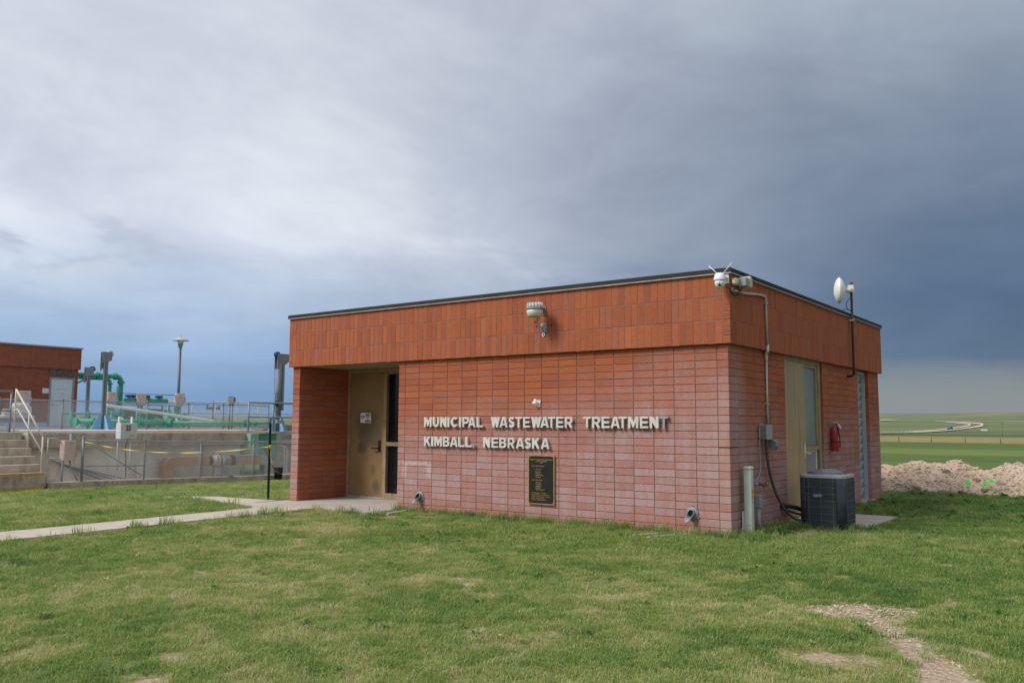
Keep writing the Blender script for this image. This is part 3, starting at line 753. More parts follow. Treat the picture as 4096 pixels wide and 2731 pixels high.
# ------------------------------------------------------------------ lettering on the front wall
L1 = [('M', -5.166, -5.007), ('U', -4.978, -4.851), ('N', -4.822, -4.688), ('I', -4.669, -4.631), ('C', -4.602, -4.454), ('I', -4.432, -4.392), ('P', -4.361, -4.23), ('A', -4.244, -4.103), ('L', -4.078, -3.953),
      ('W', -3.797, -3.631), ('A', -3.631, -3.479), ('S', -3.464, -3.355), ('T', -3.335, -3.213), ('E', -3.19, -3.072), ('W', -3.045, -2.869), ('A', -2.88, -2.731), ('T', -2.746, -2.626), ('E', -2.604, -2.483), ('R', -2.456, -2.324),
      ('T', -2.148, -2.021), ('R', -2.002, -1.869), ('E', -1.846, -1.722), ('A', -1.703, -1.558), ('T', -1.577, -1.451), ('M', -1.43, -1.275), ('E', -1.248, -1.128), ('N', -1.103, -.972), ('T', -.952, -.834)]
L2 = [('K', -5.159, -5.022), ('I', -5.01, -4.963), ('M', -4.939, -4.782), ('B', -4.758, -4.626), ('A', -4.611, -4.455), ('L', -4.444, -4.315), ('L', -4.301, -4.171), (',', -4.162, -4.116), ('N', -3.944, -3.813), ('E', -3.781, -3.658),
      ('B', -3.634, -3.503), ('R', -3.475, -3.349), ('A', -3.323, -3.171), ('S', -3.164, -3.051), ('K', -3.029, -2.893), ('A', -2.873, -2.723)]
def glyph(ch):      # heavy sans capitals in a 1 x 1 box with 0.25 wide strokes (x) and 0.2 (y): list of polygons (outer, holes)
    def arcp(cx, cy, rx, ry, a0, a1, n=9): return [(cx+rx*math.cos(R(a0+(a1-a0)*i/n)), cy+ry*math.sin(R(a0+(a1-a0)*i/n))) for i in range(n+1)]
    s, t = .255, .175
    G = {'I': [[(0, 0), (1, 0), (1, 1), (0, 1)]],
     'L': [[(0, 0), (1, 0), (1, t), (s, t), (s, 1), (0, 1)]],
     'T': [[(.5-s/2, 0), (.5+s/2, 0), (.5+s/2, 1-t), (1, 1-t), (1, 1), (0, 1), (0, 1-t), (.5-s/2, 1-t)]],
     'E': [[(0, 0), (1, 0), (1, t), (s, t), (s, .40), (.94, .40), (.94, .60), (s, .60), (s, 1-t), (1, 1-t), (1, 1), (0, 1)]],
     'N': [[(0, 0), (.28, 0), (.28, .52), (.70, 0), (1, 0), (1, 1), (.72, 1), (.72, .48), (.30, 1), (0, 1)]],
     'M': [[(0, 0), (.23, 0), (.23, .58), (.44, .06), (.56, .06), (.77, .58), (.77, 0), (1, 0), (1, 1), (.76, 1), (.5, .42), (.24, 1), (0, 1)]],
     'W': [[(0, 1), (.19, 0), (.40, 0), (.5, .50), (.60, 0), (.81, 0), (1, 1), (.79, 1), (.695, .42), (.58, 1), (.42, 1), (.305, .42), (.21, 1)]],
     'K': [[(0, 0), (s, 0), (s, .30), (.40, .41), (.68, 0), (1, 0), (.60, .60), (.97, 1), (.63, 1), (s, .61), (s, 1), (0, 1)]],
     'A': [[(0, 0), (.24, 0), (.30, .19), (.70, .19), (.76, 0), (1, 0), (.64, 1), (.36, 1)], [(.36, .37), (.5, .80), (.64, .37)]],
     'U': [[(0, 1), (0, .36)]+arcp(.5, .36, .5, .36, 180, 360)+[(1, 1), (.71, 1), (.71, .36)]+arcp(.5, .36, .21, .17, 360, 180)+[(.29, 1)]],
     'C': [arcp(.53, .5, .53, .5, 48, 312, 16)+arcp(.53, .5, .24, .29, 312, 48, 14)],
     'P': [[(0, 0), (s, 0), (s, .34), (.58, .34)]+arcp(.58, .67, .42, .33, -90, 90)+[(0, 1)], [(s, .53), (s, .81), (.58, .81)]+arcp(.58, .67, .13, .14, 90, -90)],
     'R': [[(0, 0), (s, 0), (s, .34), (.44, .34), (.68, 0), (1, 0), (.73, .38)]+arcp(.58, .68, .40, .32, -60, 90)+[(0, 1)], [(s, .53), (s, .81), (.56, .81)]+arcp(.56, .67, .14, .14, 90, -90)],
     'B': [[(0, 0), (.60, 0)]+arcp(.60, .29, .40, .29, -90, 62)+arcp(.57, .74, .37, .26, -40, 90)+[(0, 1)], [(s, .60), (s, .82), (.54, .82)]+arcp(.54, .71, .12, .11, 90, -90), [(s, .18), (s, .42), (.58, .42)]+arcp(.58, .30, .13, .12, 90, -90)],
     ',': [[(.0, .16), (.55, -.17), (1, .02), (1, .19), (.05, .19)]]}
    if ch == 'S':
        c = [(.86, .80)]+arcp(.52, .72, .34, .18, 30, 270, 10)[1:]; c2 = arcp(.50, .28, .36, .19, 90, -155, 11)
        cen = c+[(q[0], q[1]) for q in c2[0:]]; th = .11; Lf, Rt = [], []
        for i, p in enumerate(cen):
            a, b = cen[max(0, i-1)], cen[min(len(cen)-1, i+1)]; dx, dy = b[0]-a[0], b[1]-a[1]; l = math.hypot(dx, dy)+1e-9
            nx, ny = -dy/l, dx/l; Lf.append((p[0]+nx*th*1.25, p[1]+ny*th)); Rt.append((p[0]-nx*th*1.25, p[1]-ny*th))
        return [Lf+Rt[::-1]]
    return G[ch]
def letter(ch, x0, x1, z0, z1, y, dep, parent, m):
    cu_ = bpy.data.curves.new('letter', 'CURVE'); cu_.dimensions = '2D'; cu_.fill_mode = 'BOTH'; cu_.extrude = dep/2; cu_.bevel_depth = .0
    w, hh = x1-x0, z1-z0
    for poly in glyph(ch):
        sp = cu_.splines.new('POLY'); sp.points.add(len(poly)-1); sp.use_cyclic_u = True
        for q, (a, b) in zip(sp.points, poly): q.co = (a*w, b*hh, 0, 1)
    o = bpy.data.objects.new('letter', cu_); COL.objects.link(o)
    me = bpy.data.meshes.new_from_object(o.evaluated_get(bpy.context.evaluated_depsgraph_get())); bpy.data.objects.remove(o); bpy.data.curves.remove(cu_)
    me.name = 'letter'; return text_obj('letter', me, wall_frame((x0, y+dep/2, z0), (1, 0, 0), (0, 0, 1)), m, parent)
for L, z0, z1, lab in ((L1, 1.356, 1.513, 'upper line of grey letters reading MUNICIPAL WASTEWATER TREATMENT on brick wall'), (L2, 1.048, 1.202, 'lower line of grey letters reading KIMBALL, NEBRASKA on brick wall')):
    t = thing('sign_lettering', ((L[0][1]+L[-1][2])/2, -.03, z0), lab, 'sign', 'letter signs on the front wall')
    for i, (ch, a, b) in enumerate(L):
        last = L is L1 and i == len(L)-1
        o = letter(ch, a, b, z0, z1, -.052, .038, t, 'letter_bare' if (last or ch == ',') else 'letter_paint')
        MB().cyl(((a+b)/2, .008, z0+.075), ((a+b)/2, -.016, z0+.075), .006, n=6).build('stud', 'galv_dull', o)
        if last: o['label'] = 'bare metal letter T without paint'

# bronze plaque
t = thing('plaque', (-2.88, -.01, .243), 'dark bronze plaque with gold rim and raised text on front wall', 'plaque')
bx('plate', (-3.10, -.022, .255), (-2.662, -.002, .941), 'plaque_field', t)
MB().box((-3.112, -.030, .243), (-3.097, -.002, .953)).box((-2.665, -.030, .243), (-2.650, -.002, .953)).box((-3.097, -.030, .938), (-2.665, -.002, .953)).box((-3.097, -.030, .243), (-2.665, -.002, .258)).build('rim', 'plaque_gold', t)
for xx in (-3.085, -2.677):
    for zz in (.272, .925): MB().lathe((xx, -.022, zz), (0, -1, 0), [(.006, 0), (.005, .004), (.001, .006)], 8).build('screw', 'galv', t)
PL = [('WASTEWATER TREATMENT IMPROVEMENTS', .50, .09, .021), ('KIMBALL, NEBRASKA', .50, .125, .021), ('2003', .50, .155, .02), ('Mayor - Gregory J. Robinson', .12, .22, .0195), ('City Council -', .28, .285, .0195),
      ('Jerry Brown', .28, .335, .0195), ('Scott Kuss', .28, .37, .0195), ("Kathleen O'Brien", .28, .407, .0195), ('Alan Flores', .28, .443, .0195), ('Board of Public Works -', .12, .505, .0195), ('Max Revell', .28, .555, .0195),
      ('Alan Blanche', .28, .592, .0195), ('Craig Brighton', .28, .63, .0195), ('Dale Dietz', .28, .665, .0195), ('Maurice Schoeblund', .28, .70, .0195), ('City Administrator - Bruce Smith', .12, .765, .0195),
      ('City Clerk/Treasurer - Harold M. Farrar', .12, .80, .0195), ('Wastewater Plant Operator - Paul Snider', .12, .837, .0195), ('Engineer - Olsson Associates', .12, .873, .0195), ('Contractor - ERI Mechanical, Inc.', .12, .907, .0195)]
for s_, fx, fz, sz in PL:
    me = text_mesh(s_, sz, .003, .0006, align='CENTER' if fx == .5 else 'LEFT')
    wdt = max(v.co.x for v in me.vertices)-min(v.co.x for v in me.vertices)
    lim = .40 if fx == .5 else .37
    if wdt > lim: me.transform(Matrix.Diagonal((lim/wdt, 1, 1, 1)))
    text_obj('text_line', me, wall_frame((-3.112+.462*fx, -.0235, .953-.71*fz-sz*.35), (1, 0, 0), (0, 0, 1)), 'plaque_gold', t)
    
# AED sign on the door
t = thing('aed_sign', (-7.815, DY-.004, 1.416), 'square white sign with red heart reading AED INSIDE on front door', 'sign')
bx('panel', (-7.965, DY-.006, 1.416), (-7.664, DY-.001, 1.619), 'sign_red', t); bx('face', (-7.957, DY-.008, 1.423), (-7.672, DY-.006, 1.612), 'sign_white', t)
hp = []
for i in range(28):
    a = 2*math.pi*i/28; hp.append((-7.895+.0030*16*math.sin(a)**3, DY-.0095, 1.53+.0030*(13*math.cos(a)-5*math.cos(2*a)-2*math.cos(3*a)-math.cos(4*a))))
MB().prism(hp, (0, .0014, 0)).build('heart', 'sign_red', t)
MB().prism([(-7.885, DY-.011, 1.57), (-7.912, DY-.011, 1.527), (-7.897, DY-.011, 1.527), (-7.905, DY-.011, 1.49), (-7.878, DY-.011, 1.535), (-7.893, DY-.011, 1.535)], (0, .001, 0)).build('bolt', 'sign_white', t)
for s_, zz, sz in (('AED', 1.535, .092), ('INSIDE', 1.437, .047)):
    me = text_mesh(s_, sz, .001, .0022); mn = min(v.co.x for v in me.vertices); wd = max(v.co.x for v in me.vertices)-mn
    me.transform(Matrix.Diagonal((.15/wd, 1, 1, 1))); text_obj('text_line', me, wall_frame((-7.832-mn*.15/wd, DY-.0092, zz), (1, 0, 0), (0, 0, 1)), 'black', t)
for i, s_ in enumerate(('Automated', 'External', 'Defibrillator')):
    me = text_mesh(s_, .017, .001, 0, align='CENTER'); text_obj('text_line', me, wall_frame((-7.757, DY-.0092, 1.515-i*.0185), (1, 0, 0), (0, 0, 1)), 'black', t)
# small mailbox just inside the porch
t = thing('mailbox', (-5.86, .75, .72), 'dark metal mailbox on the porch wall beside the sidelight', 'mailbox')
MB().box((-5.93, .60, .70), (XJ-.003, .95, 1.00)).build('body', 'black', t); MB().prism([(-5.955, .585, 1.0), (XJ-.003, .585, 1.0), (XJ-.003, .585, 1.055)], (0, .38, 0)).build('lid', 'black', t)

# ------------------------------------------------------------------ fittings on the front
t = thing('wall_lamp', (-2.80, -OV, 2.75), 'round finned grey yard lamp on bracket high on front fascia', 'lamp')
cx_, cy_, cz_ = -2.80, -.315, 3.055
MB().lathe((cx_, cy_, cz_), (0, 0, 1), [(.075, .0), (.133, .002), (.135, .018), (.124, .028), (.11, .031)], 28).build('rim', 'galv_dull', t)
hs = MB().lathe((cx_, cy_, cz_), (0, 0, 1), [(.11, .030), (.104, .085), (.08, .095), (.0, .098)], 24); hs.build('housing', 'light_grey', t)
for i in range(16):
    a = 2*math.pi*i/16; c, s = math.cos(a), math.sin(a)
    MB().prism([(cx_+c*.088, cy_+s*.088, cz_+.03), (cx_+c*.126, cy_+s*.126, cz_+.036), (cx_+c*.116, cy_+s*.116, cz_+.102), (cx_+c*.088, cy_+s*.088, cz_+.106)], (-s*.006, c*.006, 0)).build('fin', 'light_grey', t)
MB().lathe((cx_, cy_, cz_), (0, 0, -1), [(.124, .0), (.118, .045), (.104, .10), (.096, .102), (.11, .045), (.115, .005)], 28).build('refractor', 'lens_clear', t)
MB().tube([(cx_, cy_+.11, 3.075), (cx_+.0, -OV-.03, 3.085)], .022, 8).prism([(cx_-.012, -OV-.005, 3.0), (cx_-.012, -OV-.005, 3.12), (cx_-.012, -OV-.10, 3.085)], (.024, 0, 0)).build('arm', 'galv_dull', t)
MB().box((cx_-.03, -OV-.012, 3.0), (cx_+.03, -OV-.001, 3.13)).build('mount_plate', 'galv_dull', t)
t.location = t.location
bxm = MB(); xc, zc = -2.805, 2.815
bxm.add([(xc-.05, -OV-.001, zc-.066), (xc+.05, -OV-.001, zc-.066), (xc+.05, -OV-.001, zc+.066), (xc-.05, -OV-.001, zc+.066), (xc-.05, -OV-.02, zc-.066), (xc+.05, -OV-.02, zc-.066), (xc+.05, -OV-.02, zc+.066), (xc-.05, -OV-.02, zc+.066), (xc-.012, -OV-.06, zc-.01), (xc+.012, -OV-.06, zc-.01), (xc+.012, -OV-.06, zc+.02), (xc-.012, -OV-.06, zc+.02)],
        [(0, 1, 5, 4), (1, 2, 6, 5), (2, 3, 7, 6), (3, 0, 4, 7), (4, 5, 9, 8), (5, 6, 10, 9), (6, 7, 11, 10), (7, 4, 8, 11), (8, 9, 10, 11)])
bxm.build('junction_box', 'grey_pvc', t)
MB().tube(bez([(xc-.005, -OV-.05, zc+.005), (xc-.045, -OV-.10, zc+.02), (xc-.03, -OV-.135, zc+.10), (cx_+.0, cy_+.12, 3.045)]), .011, 8).build('feed_conduit', 'grey_pvc', t)
t = thing('wall_ring', (-2.813, -OV, 2.715), 'small white ring fixed under the lamp junction box', 'ring')
rr = MB(); rr.tube([Vector((-2.813+.019*math.cos(a), -OV-.006, 2.715+.024*math.sin(a))) for a in [2*math.pi*i/16 for i in range(17)]], .008, 6, False); rr.build('ring_band', 'white_plastic', t)
# drill scars left in the fascia
t = thing('patched_holes', (-2.8, -OV, 2.65), 'scatter of dark patched screw holes in the fascia around the lamp', 'holes')
for x, z, r in ((-2.94, 2.945, .009), (-2.965, 2.916, .016), (-2.94, 2.91, .01), (-2.942, 2.848, .019), (-2.672, 2.944, .011), (-2.681, 2.848, .019), (-2.675, 2.643, .013), (-2.94, 2.643, .009)):
    MB().lathe((x, -OV+.002, z), (0, -1, 0), [(r, 0), (r*.9, .004), (r*.2, .005)], 7).build('plug', 'black', t)
# flagpole bracket
t = thing('flag_bracket', (-2.94, 0, 1.70), 'small white two-socket flagpole bracket above the lettering', 'bracket')
MB().prism([(-2.975, -.003, 1.755), (-2.905, -.003, 1.755), (-2.918, -.003, 1.66), (-2.962, -.003, 1.66)], (0, -.012, 0)).build('plate', 'white_plastic', t)
for d in ((-.25, -.62, .74), (-.62, -.62, .25)):
    d = Vector(d).normalized(); p = Vector((-2.945, -.02, 1.70)); q = MB(); q.lathe(p, d, [(.016, .0), (.019, .02), (.021, .085), (.014, .085), (.013, .03)], 14); q.build('socket', 'white_plastic', t)
# scuppers with lips
for i, (x, z, lab) in enumerate(((-5.275, .236, 'round metal scupper nozzle low on wall near the porch'), (-.525, .262, 'round metal scupper nozzle low on wall near the right corner'))):
    t = thing('downspout_nozzle', (x, 0, z), lab, 'nozzle', 'scupper nozzles on the front wall')
    MB().lathe((x, -.002, z), (0, -1, 0), [(.088, 0), (.086, .012), (.076, .016), (.055, .018), (.055, .0181)], 28).build('flange', 'galv_cast', t)
    for a in (90, 210, 330):
        c, s = math.cos(R(a)), math.sin(R(a)); MB().lathe((x+c*.095, -.002, z+s*.095), (0, -1, 0), [(.017, 0), (.017, .012), (.007, .012), (.007, .004)], 12).build('lug', 'galv_cast', t)
    n = 28; v = []; f = []
    prof = [(.050, .016, 0), (.048, .05, 0), (.048, .075, 0)]
    for k_, (r_, yy, _) in enumerate(prof):
        for j in range(n):
            a = 2*math.pi*j/n; s = -math.sin(a); ext = 0
            if k_ == 2: ext = .085*max(0, s)**1.3-.035*max(0, -s); rr_ = r_*(1+.25*max(0, s)**2)
            else: rr_ = r_
            v.append((x+rr_*math.cos(a)-(.02 if k_ == 2 else 0)*max(0, s), -(yy+ext), z+rr_*math.sin(a)-(.05*max(0, s)**2 if k_ == 2 else 0)))
    f = [(k_*n+j, k_*n+(j+1) % n, (k_+1)*n+(j+1) % n, (k_+1)*n+j) for k_ in range(2) for j in range(n)]
    m = MB().add(v, f, True); o = m.build('spout', 'galv_cast', t); sm = o.modifiers.new('solid', 'SOLIDIFY'); sm.thickness = .006
    MB().lathe((x, -.023, z), (0, -1, 0), [(.046, 0), (.046, .002)], 20).build('bore_shade_disc', 'black', t)  # black disc painted for the shade inside the nozzle
for x, lab, a in ((-5.55, 'concrete splash block in grass below the left scupper', 12), (-.80, 'concrete splash block half sunk in grass below the right scupper', -22)):
    M = Matrix.Translation((x, -.36, -.028)) @ Matrix.Rotation(R(a), 4, 'Z')
    mb = MB(); mb.box((-.16, -.34, -.06), (-.11, .34, .045), M).box((.11, -.34, -.06), (.16, .34, .045), M).box((-.11, -.34, -.06), (.11, .34, .012), M).box((-.11, .29, .0121), (.11, .34, .044), M)
    o = mb.build('splash_block', 'concrete', None, .008); tag(o, lab, 'splash block', 'splash blocks')

# ------------------------------------------------------------------ corner: camera, floodlight, conduits, boxes
t = thing('security_camera', (.0, -.16, 3.13), 'white dome security camera with two aerials at the roof corner', 'camera')
dx, dy = -.005, -.21
MB().lathe((dx, dy, 3.232), (0, 0, 1), [(.075, 0), (.0765, .004), (.0755, .02), (.071, .05), (.058, .08), (.036, .096), (.0, .10)], 28).build('hood', 'white_plastic', t)
MB().lathe((dx, dy, 3.231), (0, 0, -1), [(.062, .0), (.066, .03), (.060, .06), (.042, .09), (.0, .103)], 28).build('ball', 'white_plastic', t)
fd = Vector((.30, -.90, -.32)).normalized(); u_, w_, _ = ortho(fd); bc = Vector((dx, dy, 3.186))
MB().lathe(bc+fd*.035, fd, [(.046, 0), (.044, .028), (.02, .031)], 24).build('face_plate', 'light_grey', t)
MB().lathe(bc+fd*.062, fd, [(.017, 0), (.017, .010), (.012, .011), (.011, .006)], 16).build('lens', 'black', t)
for i in range(6):
    a = R(60*i+30); MB().lathe(bc+fd*.060+(u_*math.cos(a)+w_*math.sin(a))*.033, fd, [(.0075, 0), (.006, .005), (.001, .006)], 8).build('infrared_lamp', 'black', t)
MB().box((.004, -OV-.014, 3.21), (.058, -OV-.001, 3.33)).build('wall_plate', 'white_plastic', t)
MB().tube([(.03, -OV-.01, 3.275), (.02, -.12, 3.28), (dx, dy, 3.30)], [.025, .022, .03], 12).build('arm', 'white_plastic', t)
for a, b in (((-.03, dy, 3.315), (-.150, dy, 3.435)), ((.035, dy, 3.315), (.158, dy, 3.44))): MB().tube([a, (Vector(a)+Vector(b))/2, b], [.0065, .006, .005], 8).build('aerial', 'white_plastic', t)
t = thing('floodlight', (OV, .10, 3.20), 'beige floodlight box under the coping at the roof corner', 'light')
MB().cbox((OV+.002, -.03, 3.19), (OV+.085, .07, 3.285), .02).build('mount_box', 'beige', t)
MB().cbox((OV+.05, .085, 3.185), (OV+.16, .20, 3.295), .004).build('housing', 'grey_pvc', t)
MB().prism([(OV+.02, .201, 3.17), (OV+.18, .201, 3.17), (OV+.18, .201, 3.325), (OV+.02, .201, 3.325)], (0, .05, .0)).build('lens_rim', 'beige', t, .012)
MB().cbox((OV+.03, .252, 3.178), (OV+.172, .30, 3.317), .014).build('lens', 'lens_clear', t)
t = thing('conduit_run', (OV, 1.2, 2.4), 'grey metal conduit dropping from roof corner down the side wall', 'conduit')
MB().lathe((OV+.001, -.015, 3.128), (1, 0, 0), [(.035, 0), (.035, .03), (.015, .034)], 14).build('round_box', 'galv_dull', t)
xx = OV+.022
p = [(xx, .02, 3.125), (xx, .40, 3.135), (xx, .85, 3.178), (xx, 1.14, 3.19)]+arc((xx, 1.14, 3.15), (0, 0, 1), (0, 1, 0), .04, 0, math.pi/2, 6)[1:]+[(xx, 1.18, 2.95), (xx, 1.20, 2.50)]
MB().tube(p, .0165, 10).build('upper_pipe', 'conduit', t)
p = [(xx, 1.205, 2.52), (xx, 1.21, 2.44), (xx-.01, 1.215, 2.415), (.03, 1.27, 2.41), (.022, 1.30, 2.40), (.022, 1.315, 2.36), (.022, 1.315, 2.30)]
MB().tube(p, .021, 10).build('offset_elbow', 'light_grey', t)
MB().tube([(.022, 1.315, 2.32), (.022, 1.305, 1.8), (.022, 1.315, 1.235)], .0165, 10).build('lower_pipe', 'conduit', t)
for q in ((.022, 1.305, 1.70), (xx, 1.185, 3.10)): MB().box((q[0]-.024, q[1]-.03, q[2]-.012), (q[0]+.019, q[1]+.03, q[2]+.012)).build('strap', 'galv', t)
MB().cyl((.022, 1.315, 1.20), (.022, 1.315, 1.262), .024, n=12).build('coupling', 'grey_pvc', t)
t = thing('cable', (OV, .1, 3.06), 'thin black cable drooping between security camera and floodlight', 'cable')
MB().tube(bez([(.02, -.20, 3.20), (.075, -.10, 3.13), (OV+.02, .02, 3.07), (OV+.03, .10, 3.075), (OV+.08, .16, 3.18)]), .0055, 6).build('wire', 'black', t)
t = thing('disconnect_box', (0, 1.1, 1.22), 'grey metal electrical box on side wall feeding a thick hose', 'electrical box')
MB().cbox((.003, .99, 1.215), (.105, 1.20, 1.405), .004).build('body', 'grey_box', t); MB().cbox((.106, .985, 1.21), (.125, 1.205, 1.41), .004).build('cover', 'grey_pvc', t)
for z in (1.27, 1.355): MB().box((.07, .978, z-.012), (.10, .989, z+.012)).build('latch', 'brass', t)
t = thing('outlet_box', (0, 1.38, 1.10), 'grey weatherproof outlet with bulging cover beside the side door', 'outlet')
MB().cbox((.003, 1.27, 1.09), (.055, 1.37, 1.205), .004).build('back_box', 'grey_pvc', t)
MB().prism([(.056, 1.26, 1.085), (.056, 1.26, 1.21), (.105, 1.26, 1.212), (.150, 1.26, 1.175), (.155, 1.26, 1.11), (.13, 1.26, 1.085), (.115, 1.26, 1.06), (.10, 1.26, 1.06)], (0, .12, 0)).build('bubble_cover', 'grey_box', t, .004)
t = thing('flexible_whip', (.1, 1.5, .3), 'thick grey electrical hose curving down the side wall to the air conditioner', 'hose')
MB().tube(bez([(.06, 1.13, 1.215), (.06, 1.14, 1.05), (.075, 1.20, .75), (.12, 1.36, .42), (.20, 1.58, .17), (.30, 1.80, .075), (.40, 2.0, .09)], 10), .019, 10).build('whip', 'hose_grey', t)
t = thing('line_set', (.05, 1.85, .1), 'black insulated pipes from a hole in the wall to the air conditioner', 'pipes')
MB().tube(bez([(-.02, 1.80, .265), (.08, 1.83, .265), (.20, 1.92, .235), (.33, 2.05, .17), (.44, 2.15, .15)], 8), .030, 10).build('insulated_pipe', 'black_hose', t)
MB().tube(bez([(-.02, 1.79, .235), (.10, 1.82, .20), (.22, 1.93, .15), (.42, 2.1, .12)], 8), .014, 8).build('small_pipe', 'black_hose', t)
t = thing('blue_cable', (.02, .95, .8), 'thin pale blue cable hanging from the grey box to the pedestal', 'cable')
MB().tube(bez([(.03, 1.30, 1.385), (.10, 1.26, 1.335), (.12, 1.208, 1.33)], 8)[:-1], .006, 6).build('upper_loop', 'blue_cable', t)
MB().tube(bez([(.06, 1.04, 1.408), (.05, .985, 1.42), (.035, .965, 1.38), (.03, .965, 1.05), (.032, .975, .85), (.03, .90, .72), (.04, .70, .66), (.07, .42, .62)], 8), .006, 6).build('drop', 'blue_cable', t)
# utility pedestal, water tap, conduit body at the foot of the wall
t = thing('utility_pedestal', (.11, .34, 0), 'tall pale green utility pedestal with orange labels by side wall', 'pedestal')
MB().cbox((.055, .29, -.05), (.155, .385, .83), .008).build('body', 'ped_green', t); MB().cbox((.048, .282, .832), (.162, .393, .875), .014).build('cap', 'ped_green', t)
MB().cbox((.02, .295, -.05), (.053, .37, .30), .003).build('stake', 'ped_green', t)
MB().box((.08, .2855, .13), (.15, .2895, .135)).build('seam', 'grey_pvc', t)
for z0, z1 in ((.53, .59), (.46, .515)): MB().box((.1553, .30, z0), (.157, .38, z1)).build('label_sticker', 'orange_label', t)
MB().box((.1553, .33, .40), (.157, .36, .44)).build('label_sticker', 'orange_label', t)
t = thing('hose_bib', (.0, .66, .63), 'rusty outdoor water tap with brass wheel on side wall', 'tap')
MB().tube([(-.01, .66, .63), (.13, .66, .63)], .016, 10).build('pipe', 'grey_pvc', t)
MB().tube([(.12, .66, .63), (.20, .66, .627), (.225, .66, .62)], [.018, .02, .017], 10).tube([(.175, .66, .625), (.18, .66, .60), (.185, .66, .58)], .014, 8).build('valve', 'rust', t)
MB().tube([Vector((.245, .66+.026*math.cos(a), .63+.026*math.sin(a))) for a in [2*math.pi*i/14 for i in range(15)]], .007, 6, False).tube([(.22, .66, .625), (.246, .66, .63)], .008, 6).box((.242, .636, .627), (.248, .684, .633)).build('wheel', 'brass', t)
t = thing('conduit_riser', (.07, .74, 0), 'grey plastic conduit elbow box rising from grass by side wall', 'conduit')
MB().cyl((.075, .74, -.05), (.075, .74, .33), .028, n=14).build('riser', 'grey_pvc', t); MB().cbox((.035, .695, .315), (.115, .785, .485), .014).build('body', 'grey_pvc', t)
MB().cbox((.1152, .70, .32), (.122, 0.78, .48), .003).build('cover', 'conduit', t); MB().cyl((.04, .74, .45), (-.005, .74, .45), .028, n=14).build('stub', 'grey_pvc', t)

# ------------------------------------------------------------------ air conditioner
AX, AY, AW, AH = .60, 2.02, .315, .795; AZ = -.058
def rsq(h, r, n=7):
    pts = []
    for cx, cy, a0 in ((h-r, h-r, 0), (-h+r, h-r, 90), (-h+r, -h+r, 180), (h-r, -h+r, 270)):
        for i in range(n): a = R(a0+90*i/(n-1)); pts.append((cx+r*math.cos(a), cy+r*math.sin(a)))
    return pts
def ring_prism(h, r, z0, z1): return MB().prism([(AX+x, AY+y, z0) for x, y in rsq(h, r)], (0, 0, z1-z0))
ac = thing('air_conditioner', (AX, AY, 0), 'dark grey box air conditioner unit standing outside the side door', 'air conditioner')
ring_prism(AW-.02, .12, AZ+.045, AZ+AH-.055).build('coil', 'ac_coil', ac)
ring_prism(AW, .13, AZ, AZ+.048).build('base_pan', 'ac_case', ac, .006)
ring_prism(AW+.002, .13, AZ+AH-.06, AZ+AH-.01).build('top_panel', 'ac_case', ac, .012)
for sx_ in (-1, 1):
    for sy_ in (-1, 1):
        q = MB(); P = [(AX+sx_*(AW-.13+.13*math.cos(a)), AY+sy_*(AW-.13+.13*math.sin(a))) for a in [R(10+70*i/6) for i in range(7)]]
        vs = [(x, y, AZ+.045) for x, y in P]+[(x, y, AZ+AH-.058) for x, y in P]; fs = [(i, i+1, i+8, i+7) for i in range(6)]
        o = q.add(vs, fs, True).build('corner_post', 'ac_post', ac); md = o.modifiers.new('s', 'SOLIDIFY'); md.thickness = .004
fn = MB(); gw = MB(); hh = AW-.006; N = 28
for sd_ in range(4):
    Mx = Matrix.Translation((AX, AY, 0)) @ Matrix.Rotation(R(90*sd_), 4, 'Z')
    for i in range(N+1):
        t_ = -AW+.125+(2*AW-.25)*i/N; fn.box((t_-.0022, -hh+.004, AZ+.045), (t_+.0022, -hh+.012, AZ+AH-.058), Mx)
    for t_ in (-.165, 0, .165): gw.box((t_-.003, -hh-.006, AZ+.03), (t_+.003, -hh, AZ+AH-.05), Mx)
for i in range(8):
    z = AZ+.075+i*(AH-.17)/7; P = rsq(hh+.006, .13); gw.tube([(AX+x, AY+y, z) for x, y in P+P[:1]], .0026, 4, False)
stuff(fn.build('louvre_fins', 'ac_fin', ac)); stuff(gw.build('wire_guard', 'ac_wire', ac))
fg = MB(); 
for i in range(6): rr_ = .10+i*.03; fg.tube([Vector((AX+rr_*math.cos(a), AY+rr_*math.sin(a), AZ+AH+.062-.22*(rr_-.08)**1.0*(.28/.20))) for a in [2*math.pi*j/32 for j in range(33)]], .003, 4, False)
for j in range(12):
    a = 2*math.pi*j/12; fg.tube([(AX+.08*math.cos(a), AY+.08*math.sin(a), AZ+AH+.063), (AX+.285*math.cos(a), AY+.285*math.sin(a), AZ+AH-.008)], .003, 4, False)
fg.build('fan_guard', 'ac_wire', ac)
MB().lathe((AX, AY, AZ+AH-.009), (0, 0, 1), [(.265, 0), (.19, .035), (.10, .063), (.095, .068), (.0, .068)], 32).build('fan_cowl', 'ac_case', ac)
by = AY-AW-.004
MB().prism([(AX-.04+.066*math.cos(a), by-.002, AZ+.50+.026*math.sin(a)) for a in [2*math.pi*i/24 for i in range(24)]], (0, -.006, 0)).build('badge_rim', 'badge_silver', ac)
bd = MB().prism([(AX-.04+.062*math.cos(a), by-.0085, AZ+.50+.0225*math.sin(a)) for a in [2*math.pi*i/24 for i in range(24)]], (0, -.003, 0)).build('badge', 'badge_blue', ac)
me = text_mesh('Carrier', .034, .001, .0006, shear=.25, align='CENTER'); text_obj('badge_text', me, wall_frame((AX-.04, by-.0122, AZ+.49), (1, 0, 0), (0, 0, 1)), 'sign_white', bd)
